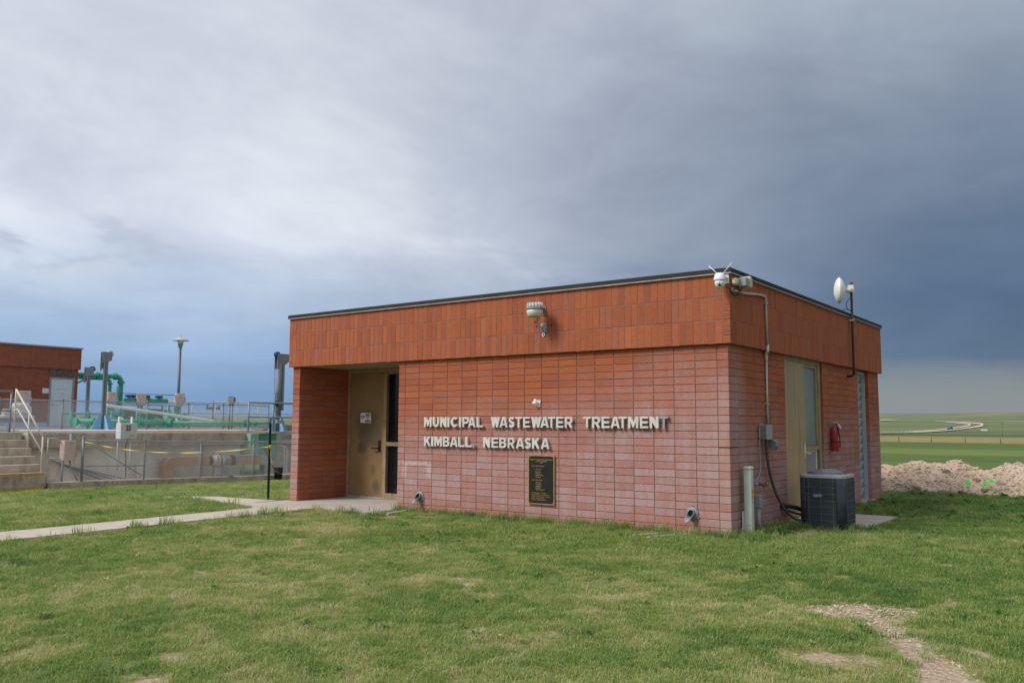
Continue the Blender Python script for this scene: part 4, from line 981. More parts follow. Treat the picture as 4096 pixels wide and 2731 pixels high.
o = MB().cbox((AX-.40, AY-.42, -.14), (AX+.42, AY+.40, -.059), .012).build('equipment_pad', 'ac_pad'); tag(o, 'dark grey square plastic pad under the air conditioner', 'pad')
# ------------------------------------------------------------------ fire extinguisher
ey, ex_ = 4.26, .085
t = thing('fire_extinguisher', (ex_, ey, .985), 'red fire extinguisher with black hose hanging on side wall', 'fire extinguisher')
MB().lathe((ex_, ey, .985), (0, 0, 1), [(.060, 0), (.066, .008), (.066, .34), (.062, .375), (.045, .40), (.022, .412), (.02, .43)], 24).build('cylinder', 'red_paint', t)
MB().cyl((ex_, ey, 1.415), (ex_, ey, 1.45), .018, n=12).box((ex_-.012, ey-.03, 1.445), (ex_+.012, ey+.10, 1.462)).build('valve', 'galv', t)
MB().box((ex_-.010, ey+.0, 1.405), (ex_+.010, ey+.115, 1.418), Matrix.Translation((0, 0, 0))).build('handle', 'galv', t)
MB().prism([(ex_+.0, ey+.03, 1.455), (ex_+.0, ey+.20, 1.40), (ex_+.0, ey+.22, 1.365), (ex_+.0, ey+.16, 1.35), (ex_+.0, ey+.06, 1.40)], (.05, 0, 0)).build('tag_bag', 'light_grey', t)
MB().tube(bez([(ex_+.02, ey-.02, 1.44), (ex_+.055, ey-.045, 1.40), (ex_+.075, ey-.01, 1.25), (ex_+.072, ey+.035, 1.12), (ex_+.06, ey+.06, 1.04)], 8), .009, 8).build('hose', 'black_hose', t)
MB().cyl((ex_+.06, ey+.06, 1.06), (ex_+.05, ey+.068, 1.015), .011, .014, n=10).build('nozzle', 'beige', t)
vs = [(ex_+.0675*math.cos(a), ey+.0675*math.sin(a), z) for a in [R(-15+75*i/8) for i in range(9)] for z in (1.155, 1.30)]
MB().add(vs, [(2*i, 2*i+2, 2*i+3, 2*i+1) for i in range(8)], True).build('paper_label', 'label_white', t)
MB().lathe((ex_, ey, 1.13), (0, 0, 1), [(.0672, 0), (.0672, .022)], 24).build('strap', 'black', t)
MB().box((.001, ey-.075, 1.39), (.012, ey-.055, 1.47)).box((.001, ey-.03, 1.10), (.015, ey+.03, 1.45)).build('wall_bracket', 'grey_box', t)
# ------------------------------------------------------------------ dish antenna on mast
mx_, my_ = .12, 5.43
t = thing('dish_antenna', (mx_, my_, 2.28), 'white covered dish antenna on brown mast rising above roof edge', 'antenna')
MB().tube([(-.01, my_, 2.285), (.06, my_, 2.285)]+arc((.06, my_, 2.345), (0, 0, -1), (1, 0, 0), .06, 0, math.pi/2, 5)[1:]+[(mx_, my_, 2.8), (mx_, my_, 3.94)], .021, 10).build('mast', 'mast_brown', t)
MB().lathe((mx_, my_, 3.93), (0, 0, 1), [(.022, 0), (.036, .01), (.036, .03), (.02, .05), (0, .055)], 12).build('mast_cap', 'rust', t)
MB().box((OV+.0, my_-.05, 3.27), (mx_+.03, my_+.05, 3.30)).build('clamp', 'galv', t)
dn = Vector((-.95, -.33, .02)).normalized(); dc = Vector((-.06, 5.33, 3.825))
MB().lathe(dc, dn, [(.235, -.004), (.235, .01), (.20, .045), (.13, .075), (.06, .09), (0, .094)], 36).build('radome', 'dish_white', t)
MB().lathe(dc, -dn, [(.238, -.006), (.232, .01), (.19, .05), (.12, .085), (.055, .10), (0, .10)], 36).build('reflector', 'white_plastic', t)
MB().tube([dc-dn*.09, dc-dn*.21], .042, 14).build('feed_housing', 'dish_white', t)
MB().tube([dc-dn*.13+Vector((0, 0, .05)), Vector((mx_, my_, 3.86))], .018, 8).box((mx_-.05, my_-.04, 3.78), (mx_+.05, my_+.04, 3.92)).build('bracket', 'light_grey', t)
MB().tube(bez([(mx_, my_-.03, 3.70), (.06, my_-.09, 3.60), (.06, my_-.08, 3.50), (mx_, my_-.025, 3.44)]), .006, 6).tube(bez([(mx_, my_-.025, 3.46), (.05, my_-.15, 3.47), (.03, my_-.28, 3.43), (.03, my_-.31, 3.36)]), .006, 6).build('cable', 'black', t)

# ------------------------------------------------------------------ soil heap, flags, clods
def fbm(x, y, o=5, s=0):
    v, a, f = 0, 1., 1.
    for i in range(o): v += a*(math.sin(x*f*1.7+s+i*1.9+1.3*math.sin(y*f*1.1+i))*math.cos(y*f*1.9-i*2.3+1.1*math.sin(x*f*.9+s))); a *= .5; f *= 2.1
    return v
def heap_h(x, y):
    c = (y-11.0)/1.35
    if abs(c) >= 1: return -.12
    ridge = .59+.035*math.sin(x*3.1+.4)+.03*math.sin(x*6.3+2)+.05*math.exp(-((x-.25)/.35)**2)-.07*math.exp(-((x-1.2)/.25)**2)+.06*min(1., max(0, x-1.4))
    pr = (1-abs(c)**1.5)**.8
    return -.06+ridge*pr+.065*fbm(x*2.2, y*2.2, 5)*min(1, pr*3)+.028*fbm(x*9, y*9, 3, 2)
def make_heap():
    vs, fs = [], []; nx, ny = 330, 70; x0, x1, y0, y1 = -9, 9, 9.62, 12.4
    for i in range(nx+1):
        for j in range(ny+1):
            x, y = x0+(x1-x0)*i/nx, y0+(y1-y0)*j/ny; vs.append((x, y+.10*math.sin(x*1.3), heap_h(x, y)+random.uniform(-.012, .012)))
    k = ny+1; fs = [(i*k+j, (i+1)*k+j, (i+1)*k+j+1, i*k+j+1) for i in range(nx) for j in range(ny)]
    o = MB().add(vs, fs, True).build('dirt_heap', 'dirt'); tag(o, 'long low heap of pale excavated soil behind the building', 'dirt pile')
make_heap()
def lump(name, c, r, m, sq=(1, 1, 1), sd_=0):
    bm = bmesh.new(); bmesh.ops.create_icosphere(bm, subdivisions=3, radius=1)
    rs_ = random.Random(sd_)
    ph = [rs_.uniform(0, 6) for _ in range(6)]
    for v in bm.verts:
        n = v.co.copy(); q = 1+.16*math.sin(n.x*3+ph[0])*math.cos(n.y*3.3+ph[1])+.10*math.sin(n.z*5+ph[2]+n.x*4)+.05*math.sin(n.y*11+ph[3])
        v.co = Vector((n.x*r*q*sq[0], n.y*r*q*sq[1], n.z*r*q*sq[2]))+Vector(c)
    me = bpy.data.meshes.new(name); bm.to_mesh(me); bm.free(); me.materials.append(MATS[m])
    return link(bpy.data.objects.new(name, me))
def heap_y(x, z):      # front face of the heap at height z
    y = 9.65
    while y < 11 and heap_h(x, y) < z: y += .02
    return y+.10*math.sin(x*1.3)
for x, z, r, m, lab in ((.13, .09, .12, 'rock', 'large brown boulder lodged low in the soil heap'), (.70, .42, .07, 'clod', 'dark clod high in the soil heap'), (1.25, .22, .09, 'clod', 'grassy dark clod beside the largest green flag'),
                        (1.48, .07, .07, 'clod', 'dark clod near the foot of the heap below the flags'), (1.75, .22, .08, 'rock', 'brown rock on the heap right of the flags'), (-.25, .35, .06, 'rock', 'small rock on the heap near the building corner')):
    o = lump('rock', (x, heap_y(x, z)+.03, z), r, m, (1.15, .9, .85), int(x*100)); tag(o, lab, 'rock', 'stones in the soil heap')
cl = MB(); rr_ = random.Random(3)
for i in range(2600):
    x = rr_.uniform(-1, 4.5); z = rr_.uniform(-.05, .66); y = heap_y(x, z); r = rr_.uniform(.008, .032)*(2.2 if rr_.random() < .07 else 1)
    zz = heap_h(x, y-.10*math.sin(x*1.3))
    A = [Vector((rr_.uniform(-1, 1), rr_.uniform(-1, 1), rr_.uniform(-1, 1))).normalized()*r for _ in range(4)]
    A = [Vector((r, 0, 0)), Vector((0, -r, 0)), Vector((-r, 0, 0)), Vector((0, r, 0)), Vector((0, 0, r)), Vector((0, 0, -r))]
    c = Vector((x, y, zz)); cl.add([c+a*rr_.uniform(.6, 1.3) for a in A], [(0, 4, 1), (1, 4, 2), (2, 4, 3), (3, 4, 0), (1, 5, 0), (2, 5, 1), (3, 5, 2), (0, 5, 3)])
o = cl.build('soil_lumps', 'dirt'); stuff(o); tag(o, 'loose lumps of soil strewn over the heap', 'soil')
def flag(x, z, s, lab):
    y = heap_y(x, z)-.05; g = heap_h(x, y)
    t = thing('marker_flag', (x, y, z-.15), lab, 'flag', 'green marker flags')
    MB().cyl((x, y, g-.05 if g > -1 else z-.2), (x, y, z+s*.55), .0018, n=5).build('wire', 'galv_dull', t)
    vs = [(x+s*.08, y, z+s*.62), (x-s*.36, y+.02, z-s*.15), (x+s*.05, y-.05, z-s*.42), (x+s*.42, y+.01, z-s*.12)]
    MB().add(vs, [(0, 1, 2), (0, 2, 3), (0, 3, 1), (1, 3, 2)]).build('pennant', 'fluor_green', t)
flag(1.13, .195, .19, 'largest fluorescent green marker flag on the heap, leftmost of three')
flag(1.445, .19, .145, 'fluorescent green marker flag on the heap, middle of three')
flag(1.55, .265, .145, 'fluorescent green marker flag highest and rightmost on the heap')

# ------------------------------------------------------------------ fields: fence, roads, car, poles

rd = MB()
def ribbon(m, pts, lift=.35):
    P = []
    for (a, b, c, d), (a2, b2, c2, d2) in zip(pts, pts[1:]):
        for i in range(8):
            t = i/8; P.append((a+(a2-a)*t, b+(b2-b)*t, c+(c2-c)*t, d+(d2-d)*t))
    P.append(pts[-1]); vs = []
    for a, b, c, d in P:
        for q in range(5):
            t = q/4; x, y = a+(c-a)*t, b+(d-b)*t; vs.append((x, y, ground_z(x, y)+lift))
    n = len(P); m.add(vs, [(i*5+j, i*5+j+1, (i+1)*5+j+1, (i+1)*5+j) for i in range(n-1) for j in range(4)], True)
RA = [(-93.9, 405.4, -90.3, 389.9), (-91.4, 423.1, -88.0, 407.8), (-92.1, 463.4, -88.2, 443.9), (-92.1, 504.0, -87.8, 480.9), (-98.2, 583.2, -92.8, 552.1), (-107.0, 703.6, -99.1, 652.8), (-114.6, 779.7, -102.3, 697.6), (-136.2, 938.7, -108.8, 753.0), (-152.2, 1030.4, -135.2, 916.6), (-177.6, 1115.4, -168.4, 1058.4), (-197.3, 1167.9, -193.4, 1144.6)]
RB = [(-87.9, 379.7, -84.6, 365.9), (-85.6, 397.1, -82.3, 382.0), (-84.4, 425.3, -80.8, 407.4), (-84.5, 470.1, -80.1, 445.8), (-87.4, 546.0, -81.8, 511.6), (-96.5, 683.2, -88.2, 626.2), (-108.3, 803.9, -92.3, 687.8), (-132.1, 989.0, -98.5, 742.2), (-145.0, 1061.4, -129.0, 946.1), (-169.8, 1138.8, -161.7, 1085.0), (-197.8, 1205.1, -191.9, 1169.3), (-222.0, 1237.2, -218.0, 1215.0)]
RC = [(-323.4, 1378.0, -301.3, 1284.3), (-310.7, 1367.9, -293.0, 1290.4), (-291.0, 1334.9, -284.6, 1305.7)]
RD = [(-191.1, 1164.6, -189.6, 1155.2), (-164.7, 1173.5, -163.3, 1164.1), (-138.1, 1177.4, -137.0, 1168.0), (-109.4, 1121.0, -108.5, 1112.0)]
for i, rr_ in enumerate((RA, RB, RC, RD)):
    m = MB(); ribbon(m, rr_, 1.2 if i > 1 else .5); struct(m.build('road', 'road_pale'))
# blue car on the far road
def car(x, y, rz, lab):
    z = ground_z(x, y)+.55; t = thing('car', (x, y, z), lab, 'car'); M = Matrix.Translation((x, y, z)) @ Matrix.Rotation(rz, 4, 'Z')
    pr = [(-2.2, .35), (-2.25, .8), (-1.9, .95), (-1.4, 1.0), (-.8, 1.5), (.9, 1.52), (1.5, 1.05), (2.1, .9), (2.25, .6), (2.2, .35)]
    MB().prism([M @ Vector((a, -.88, b)) for a, b in pr], (M.to_3x3() @ Vector((0, 1.76, 0)))).build('body', 'car_blue', t, .05)
    for a in (-1.35, 1.35):
        for b in (-.89, .70): MB().cyl(M @ Vector((a, b, .34)), M @ Vector((a, b+.19, .34)), .34, n=14).build('wheel', 'black', t)
    MB().prism([M @ Vector((a, -.885, b)) for a, b in [(-1.2, 1.05), (-.72, 1.42), (.84, 1.44), (1.3, 1.08)]], (M.to_3x3() @ Vector((0, 1.77, 0)))).build('window', 'glass_dark', t)
car(-86.2, 530.0, R(80), 'small blue car far off on the curving pale road')
# field fence: five posts and their wires
PX = [(-47.5, 196.8), (-41.0, 197.3), (-34.4, 197.8), (-27.8, 198.3), (-21.2, 198.8), (-14.6, 199.3)]
t = thing('field_fence', (-30, 198, -1.9), 'distant wire fence with wooden posts along the yellow field', 'fence')
for x, y in PX: MB().tube([(x, y, ground_z(x, y)-.3), (x, y, ground_z(x, y)+1.32)], [.10, .085], 7).build('post', 'post_wood', t)
for h in (.45, .8, 1.15):
    MB().tube([(x, y, ground_z(x, y)+h) for x, y in PX], .008, 4).build('wire', 'galv_dull', t)
def pole(x, y, h, lab, arm=1.2, th=.14, az=0.):
    z = ground_z(x, y); t = thing('utility_pole', (x, y, z), lab, 'utility pole', 'distant utility poles')
    MB().tube([(x, y, z-.5), (x, y, z+h)], [th, th*.7], 8).build('pole', 'post_wood', t)
    c, s = math.cos(az), math.sin(az); MB().box((-arm, -.06, h-.7), (arm, .06, h-.5), Matrix.Translation((x, y, z)) @ Matrix.Rotation(az, 4, 'Z')).build('crossarm', 'post_wood', t)
    for q in (-.85, 0, .85):
        p = Vector((x+c*arm*q, y+s*arm*q, z+h-.5)); MB().cyl(p, p+Vector((0, 0, .2)), .05, n=6).build('insulator', 'post_wood', t)
pole(-36.1, 327.0, 5.2, 'thin utility pole standing in the far pasture right of the road', .5, .06)
pole(-56.9, 31.65, 3.25-ground_z(-56.9, 31.65), 'utility pole with crossarm beyond the plant railing', .56, .07, R(36))
# guard rail of the road bridge
t = thing('guard_rail', (-88, 370, -1), 'pale steel bridge guard rail at the left end of the far road', 'guard rail')
p0, p1 = Vector((-88.0, 345, 0)), Vector((-78.0, 392, 0))
for i in range(13):
    p = p0.lerp(p1, i/12); z = ground_z(p.x, p.y); MB().box((p.x-.1, p.y-.1, z-.3), (p.x+.1, p.y+.1, z+1.1)).build('post', 'galv_dull', t)
for h in (.55, 1.0): MB().tube([(p0.lerp(p1, i/12).x, p0.lerp(p1, i/12).y, ground_z(p0.lerp(p1, i/12).x, p0.lerp(p1, i/12).y)+h) for i in range(13)], .13, 6).build('rail', 'light_grey', t)
o = MB().box((-69.5, 520.6, -.3), (-66.3, 521.6, .45)).build('culvert_headwall', 'light_grey', None, .05); tag(o, 'small pale concrete culvert headwall in the far pasture', 'culvert')

# ------------------------------------------------------------------ the treatment plant on the left
DZ = 1.09; TX = -21.5
# concrete basin: lip band, wall below, deck
bas = thing('concrete_basin', (TX, 8, 0), 'long raised concrete treatment basin behind the chain-link fences', 'basin')
bx('lip_band', (-22.1, 1.25, .665), (TX, 14.8, DZ), 'concrete_old', bas, .02)
bx('wall', (-22.2, 1.25, -.9), (-21.72, 8.6, .664), 'concrete_wall', bas); bx('wall', (-22.2, 9.8, -.9), (-21.9, 14.8, .664), 'concrete_old', bas)
bx('deck', (-27.5, -8, .6), (-22.101, 14.8, DZ-.01), 'deck_pale', bas); bx('deck', (-40, -8, .6), (-27.501, 14.0, 1.225), 'deck_blue', bas)
bx('coping_edge', (-22.0, 1.28, DZ+.001), (-21.55, 14.8, DZ+.035), 'deck_pale', bas, .008)
bx('wall', (-22.2, -8, -.9), (-21.73, 1.249, .92), 'concrete_old', bas)
# cut-out floor and kerb
kz = lambda y: -.265-.0155*(y-2.25)
def strip(name, x0, x1, y0, y1, th, m, parent, dz=0.):
    mb = MB(); vs = []
    for y in (y0, y1):
        for x in (x0, x1):
            vs += [(x, y, kz(y)+dz-th), (x, y, kz(y)+dz)]
    mb.add(vs, [(0, 1, 3, 2), (4, 6, 7, 5), (1, 5, 7, 3), (0, 2, 6, 4), (0, 4, 5, 1), (2, 3, 7, 6)]); return mb.build(name, m, parent)
kb = thing('concrete_kerb', (-20.4, 6, -.4), 'low concrete kerb under the lower chain-link fence', 'kerb')
strip('kerb_run', -20.58, -20.22, 1.95, 12.5, .45, 'concrete_old', kb); strip('kerb_corner', -21.4, -20.15, 1.22, 1.949, .45, 'concrete_old', kb)
strip('apron', -21.9, -20.581, 1.95, 12.5, .3, 'concrete_wall', kb, -.03)
o = MB().cbox((-20.02, 6.95, -.40), (-19.9, 7.04, -.28), .006).tube([(-19.96, 6.95, -.30), (-20.1, 6.5, -.245)], .02, 6).build('bracket_stub', 'galv_dull'); tag(o, 'small galvanised bracket lying against the kerb', 'bracket')
# steps
st = thing('concrete_steps', (-20.9, 0, -.35), 'flight of weathered concrete steps with worn yellow edge', 'steps')
SX = [-20.20, -20.60, -20.85, -21.13, -21.45, -21.72]; SZ = [.03, .243, .463, .683, .903, 1.12]
for i, (x, z) in enumerate(zip(SX, SZ)):
    o = MB().box((x-.7 if i < 5 else -22.2, -6., z-.42 if i else -.7), (x, 1.20-(.03 if i == 5 else 0), z)).build('step', 'concrete_old', st, .012)
    MB().box((x-.28, -5.99, z+.0015), (x-.012, 1.19-(.03 if i == 5 else 0), z+.006)).build('tread', 'concrete_wall', o)
    if i == 0: MB().box((x-.08, -5.98, z+.0065), (x+.004, 1.12, z+.012)).box((x+.001, -5.98, z-.05), (x+.005, 1.12, z+.006)).build('nosing', 'step_yellow', o)
MB().box((-20.195, -5.9, -.46), (-20.15, 1.1, -.33)).build('foot_edge', 'step_yellow', st)
t = thing('stair_handrail', (-21, 1.1, 0), 'sloping beige pipe handrail beside the concrete steps', 'handrail')
yy = 1.10
def bar(m, a, b, r=.024, n=8): return m.tube([a, b], r, n)
bar(MB(), (-22.09, yy, 2.36), (-20.33, yy, 1.01), .026).build('top_rail', 'rail_beige', t)
MB().tube([(-22.09, yy, 1.785), (-21.92, yy, 1.785), (-20.37, yy, .62)], .022, 8).build('mid_rail', 'rail_beige', t)
for x, a, b in ((-22.085, 1.12, 2.36), (-21.19, .70, 1.66), (-20.325, .02, 1.01)): bar(MB(), (x, yy, a), (x, yy, b), .025).build('post', 'rail_beige', t)
t = thing('landing_guardrail', (-22.3, .5, 1.1), 'grey pipe guardrail at the head of the steps', 'guardrail')
for y in (1.03, -.6, -2.2): bar(MB(), (-22.2, y, 1.1), (-22.2, y, 2.30), .028).build('post', 'rail_grey', t)
for z in (2.30, 1.74): bar(MB(), (-22.2, 1.03, z), (-22.2, -4, z-.12*0), .026).build('rail', 'rail_grey', t)
bx('kick_plate', (-22.22, -4, 1.15), (-22.19, .95, 1.31), 'light_grey', t)
# chain-link fences
def chain_fence(name, lab, X, posts, zb, ht, grp, tops=True):
    t = thing(name, (X, posts[0], zb(posts[0])), lab, 'fence', grp)
    for i, y in enumerate(posts):
        e = i in (0, len(posts)-1); r = .038 if e else .027
        p = MB().cyl((X, y, zb(y)-.02), (X, y, zb(y)+ht+(.04 if e else -.01)), r, n=10).build('post', 'galv_dull', t)
        MB().lathe((X, y, zb(y)+ht+(.04 if e else -.01)), (0, 0, 1), [(r+.005, 0), (r+.005, .02), (r*.5, .05), (.002, .06)], 10).build('cap', 'galv_dull', p)
    a, b = posts[0], posts[-1]
    MB().tube([(X, y, zb(y)+ht-.03) for y in posts], .021, 8).build('top_rail', 'galv_dull', t)
    for y0, y1 in zip(posts, posts[1:]):
        m = MB(); d = Vector((0, y1-y0, zb(y1)-zb(y0))); l = d.length
        lattice(m, (X+.03, y0, zb(y0)+.03), d.normalized(), (0, 0, 1), l, ht-.05, .072, .072, .0046)
        stuff(m.build('chain_link_mesh', 'galv', t))
    return t
FP = [2.27, 4.18, 6.12, 8.16, 10.2, 12.2]
cf_ = chain_fence('chain_link_fence', 'lower chain-link fence on the kerb in front of the basin', -20.4, FP, kz, 1.18, 'chain-link fences')
MB().tube([(-20.37, 2.35, .86), (-20.37, 4.1, -.18)], .012, 6).build('brace', 'galv_dull', cf_); MB().tube([(-20.37, 2.3, .16), (-20.37, 4.15, .12)], .012, 6).build('brace', 'galv_dull', cf_)
chain_fence('chain_link_fence', 'upper chain-link fence standing on the basin deck', -26.4, [-3.0, .2, 2.5, 4.58, 6.2, 7.77, 9.51, 11.12, 13.4], lambda y: DZ+.02, 1.1, 'chain-link fences')
# sloped braces of the wall behind the lower fence
t = thing('sloped_pipes', (-21.6, 3, -.3), 'three slanting grey pipes on the basin wall behind the fence', 'pipes')
for k_ in range(3): MB().tube([(-21.66, 2.0+k_*.28, .30-k_*.10), (-21.62, 3.55+k_*.35, -.33)], .018, 6).build('pipe', 'galv_dull', t)
t = thing('guardrail', (TX, 9.6, DZ), 'grey pipe guardrail on the basin edge beside the right hoist', 'guardrail')
for y in (8.80, 9.88, 11.4): bar(MB(), (-21.6, y, DZ), (-21.6, y, 2.17), .03).build('post', 'rail_grey', t)
for z in (2.17, 1.645): bar(MB(), (-21.6, 8.80, z), (-21.6, 12.5, z), .029).build('rail', 'rail_grey', t)
t = thing('far_railing', (-35, 18, 1.2), 'long beige two-bar railing behind the plant', 'railing')
for i in range(9): bar(MB(), (-35, 14.0+i*1.35, .9), (-35, 14.0+i*1.35, 2.50), .028).build('post', 'rail_beige', t)
for z in (2.50, 1.94): bar(MB(), (-35, 13.5, z), (-35, 26, z+.03), .028).build('rail', 'rail_beige', t)
o = bx('low_wall', (-36.5, 12, .2), (-36, 24, 1.33), 'tan_wall', None); tag(o, 'low tan concrete wall behind the plant', 'wall')
t = thing('flat_shed', (-44, 30, .8), 'distant low tan shed with pale flat roof behind the hoist', 'shed')
bx('wall', (-50, 25.5, 0), (-44, 40, 1.28), 'tan_wall', t); bx('roof', (-50.4, 25.1, 1.281), (-43.6, 40.4, 1.48), 'light_grey', t)
# jib hoists
def hoist(X, Y, zb, ztop, head, lab, wheelsd=1, bs=1., col='galv_dull', whl='pipe_white', rz=0.):
    t = thing('jib_hoist', (X, Y, zb), lab, 'hoist', 'jib hoists on the deck')
    M = Matrix.Translation((X, Y, 0)) @ Matrix.Rotation(rz, 4, 'Z')
    V = lambda x, y, z: M @ Vector((x, y, z)); E3 = M.to_3x3()
    MB().box((-.045, -.065, zb+.05), (.045, .0, ztop), M).build('mast', 'mast_grey', t); MB().box((-.032, .004, zb+.05), (.032, .062, ztop-.05), M).build('mast_channel', 'rail_grey', t)
    hh_ = .46*bs; wd = .38*bs
    for sgn in (-1, 1):
        MB().prism([V(-.012, sgn*.09, zb), V(-.012, sgn*wd, zb), V(-.012, sgn*(.09+.10), zb+hh_), V(-.012, sgn*.09, zb+hh_)], E3 @ Vector((.024, 0, 0))).build('gusset', 'blue_light', t)
        MB().prism([V(sgn*.06, -.012, zb), V(sgn*wd*.9, -.012, zb), V(sgn*.14, -.012, zb+hh_), V(sgn*.06, -.012, zb+hh_)], E3 @ Vector((0, .024, 0))).build('gusset', 'blue_light', t)
    MB().box((-.3*bs, -wd, zb-.002), (.3*bs, wd, zb+.02), M).build('base_plate', 'blue_light', t)
    MB().prism([V(.062, -.16, ztop-.18), V(.062, .16, ztop-.08), V(.062, .16, ztop+.20), V(.062, -.16, ztop+.20), V(.062, -.16, ztop-.45)], E3 @ Vector((.01, 0, 0))).build('head_plate', col, t)
    MB().prism([V(-.072, -.16, ztop-.45), V(-.072, .16, ztop-.08), V(-.072, .16, ztop+.20), V(-.072, -.16, ztop+.20)], E3 @ Vector((.01, 0, 0))).build('head_plate', col, t)
    a = V(-.06, wheelsd*.12, ztop+.14); b_ = V(.06, wheelsd*.12, ztop+.14)
    MB().lathe(a, (b_-a), [(.11, 0), (.11, .012), (.075, .02), (.075, .10), (.11, .108), (.11, .12)], 18).build('sheave', whl, t)
    return t
hoist(-23.5, 4.50, DZ, 3.55, 1, 'tall jib hoist with blue base on the deck by the steps', 1, 1.2)
h2 = thing('jib_hoist', (TX-.35, 10.12, DZ), 'round-mast jib hoist with blue base beside the brick pier', 'hoist', 'jib hoists on the deck')
hx, hy = -21.85, 10.30
MB().tube([(hx, hy, DZ), (hx, hy, 3.75)], .105, 16).build('mast', 'mast_grey', h2); MB().box((hx-.06, hy+.107, 1.9), (hx+.06, hy+.20, 3.7)).build('mast_channel', 'rail_grey', h2)
for sgn in (-1, 1):
    MB().prism([(hx+.02, hy+sgn*.09, DZ+.03), (hx+.02, hy+sgn*.44, DZ+.03), (hx+.02, hy+sgn*.20, DZ+.52), (hx+.02, hy+sgn*.09, DZ+.52)], (-.03, 0, 0)).build('gusset', 'blue_light', h2)
    MB().prism([(hx+sgn*.09, hy-.015, DZ+.03), (hx+sgn*.38, hy-.015, DZ+.03), (hx+sgn*.18, hy-.015, DZ+.52), (hx+sgn*.09, hy-.015, DZ+.52)], (0, .03, 0)).build('gusset', 'blue_light', h2)
bx('base_plate', (hx-.45, hy-.45, DZ+.002), (hx+.33, hy+.45, DZ+.03), 'blue_light', h2)
MB().prism([(hx+.07, hy-.16, 4.02), (hx+.07, hy+.75, 4.02), (hx+.07, hy+.22, 3.62), (hx+.07, hy-.16, 3.42)], (.012, 0, 0)).prism([(hx-.10, hy-.16, 4.02), (hx-.10, hy+.75, 4.02), (hx-.10, hy+.22, 3.62), (hx-.10, hy-.16, 3.42)], (.012, 0, 0)).build('head_plate', 'galv_dull', h2)
MB().lathe((hx-.06, hy-.13, 3.98), (1, 0, 0), [(.11, 0), (.11, .015), (.07, .03), (.07, .09), (.11, .105), (.11, .12)], 18).build('sheave', 'blue_motor', h2)
MB().tube([(hx, hy-.22, 3.95), (hx, hy-.19, 2.55), (hx+.02, hy-.16, 2.35)], .008, 5).tube([(hx+.05, hy-.10, 2.55), (hx+.05, hy-.20, 2.5), (hx+.05, hy-.20, 1.85), (hx+.05, hy-.1, 1.82)], .012, 5).build('winch_cable', 'black', h2)
MB().box((hx+.0, hy-.16, 2.05), (hx+.12, hy-.09, 2.25)).build('winch', 'black', h2); MB().cbox((hx+.36, hy-.40, 1.42), (hx+.45, hy-.12, 1.55), .006).build('control_box', 'grey_pvc', h2)
hoist(-29.5, 7.06, 1.225, 3.40, 1, 'jib hoist half hidden behind the green pipe arch', 1, .8, 'galv_dull', 'blue_motor')
# second brick building
lb = thing('brick_building', (-36, 4, 1.225), 'smaller flat-roofed brick building with white door at the left edge', 'building')
bx('wall', (-40, -4.5, 1.2), (-32.06, 7.93, 3.65), 'far_brick', lb); bx('fascia', (-40.1, -4.6, 3.635), (-32.0, 8.0, 4.50), 'far_brick', lb); bx('coping', (-40.15, -4.65, 4.501), (-31.95, 8.05, 4.56), 'wood_grey', lb)
bx('plinth', (-32.06, -4.4, 1.22), (-32.045, 6.74, 1.42), 'deck_blue', lb); bx('plinth', (-32.06, 7.78, 1.22), (-32.045, 7.92, 1.42), 'deck_blue', lb)
fr_ = MB().box((-32.06, 6.75, 1.226), (-32.02, 6.83, 3.28)).box((-32.06, 7.70, 1.226), (-32.02, 7.78, 3.28)).box((-32.06, 6.83, 3.215), (-32.02, 7.70, 3.28)).build('door_frame', 'wood_grey', lb)
dr = bx('door', (-32.06, 6.832, 1.25), (-32.04, 7.698, 3.21), 'door_white', lb)
for i, (z0, z1) in enumerate(((1.40, 1.98), (2.10, 2.68), (2.80, 3.08))):
    for y0 in (6.95, 7.32): MB().prism([(-32.04, y0, z0), (-32.04, y0+.26, z0), (-32.04, y0+.26, z1), (-32.04, y0, z1)], (.012, 0, 0)).build('panel', 'door_white', dr, .01)
MB().lathe((-32.04, 6.90, 2.15), (1, 0, 0), [(.02, 0), (.02, .03), (.035, .04), (.035, .07), (.01, .08)], 12).build('knob', 'brass', dr)
for i in range(7): MB().box((-32.055, 6.74+i*.149, 3.285), (-32.03-.004*(i % 2), 6.882+i*.149, 3.634)).build('transom_board', 'wood_brown', lb)
o = MB().box((-32.06, 6.50, 2.61), (-32.048, 6.76, 2.81)).build('notice', 'label_white'); tag(o, 'weathered white notice on brick wall left of the white door', 'notice')
# walk-off equipment in front of that building: white tank unit and its pink panel
t = thing('white_motor_unit', (-30, 4.8, 1.225), 'bulky cream pump motor unit behind the stair rail', 'motor')
MB().tube([(-30, 4.45, 1.92), (-30, 4.55, 1.98), (-30, 5.0, 1.98), (-30, 5.12, 1.90)], [.10, .17, .17, .10], 14).build('motor', 'tank_white', t)
MB().cbox((-30.22, 4.15, 1.72), (-29.8, 5.13, 1.90), .05).build('guard', 'tank_white', t); MB().tube([(-30, 4.0, 1.60), (-30, 4.3, 1.66), (-30, 5.1, 1.66), (-30, 5.28, 1.58)], [.06, .13, .13, .06], 12).build('pump_body', 'tank_white', t)
MB().box((-30.2, 4.1, 1.42), (-29.85, 5.2, 1.52)).build('frame', 'grey_box', t); MB().box((-30.3, 3.9, 1.226), (-29.7, 5.5, 1.419)).build('plinth', 'deck_blue', t)
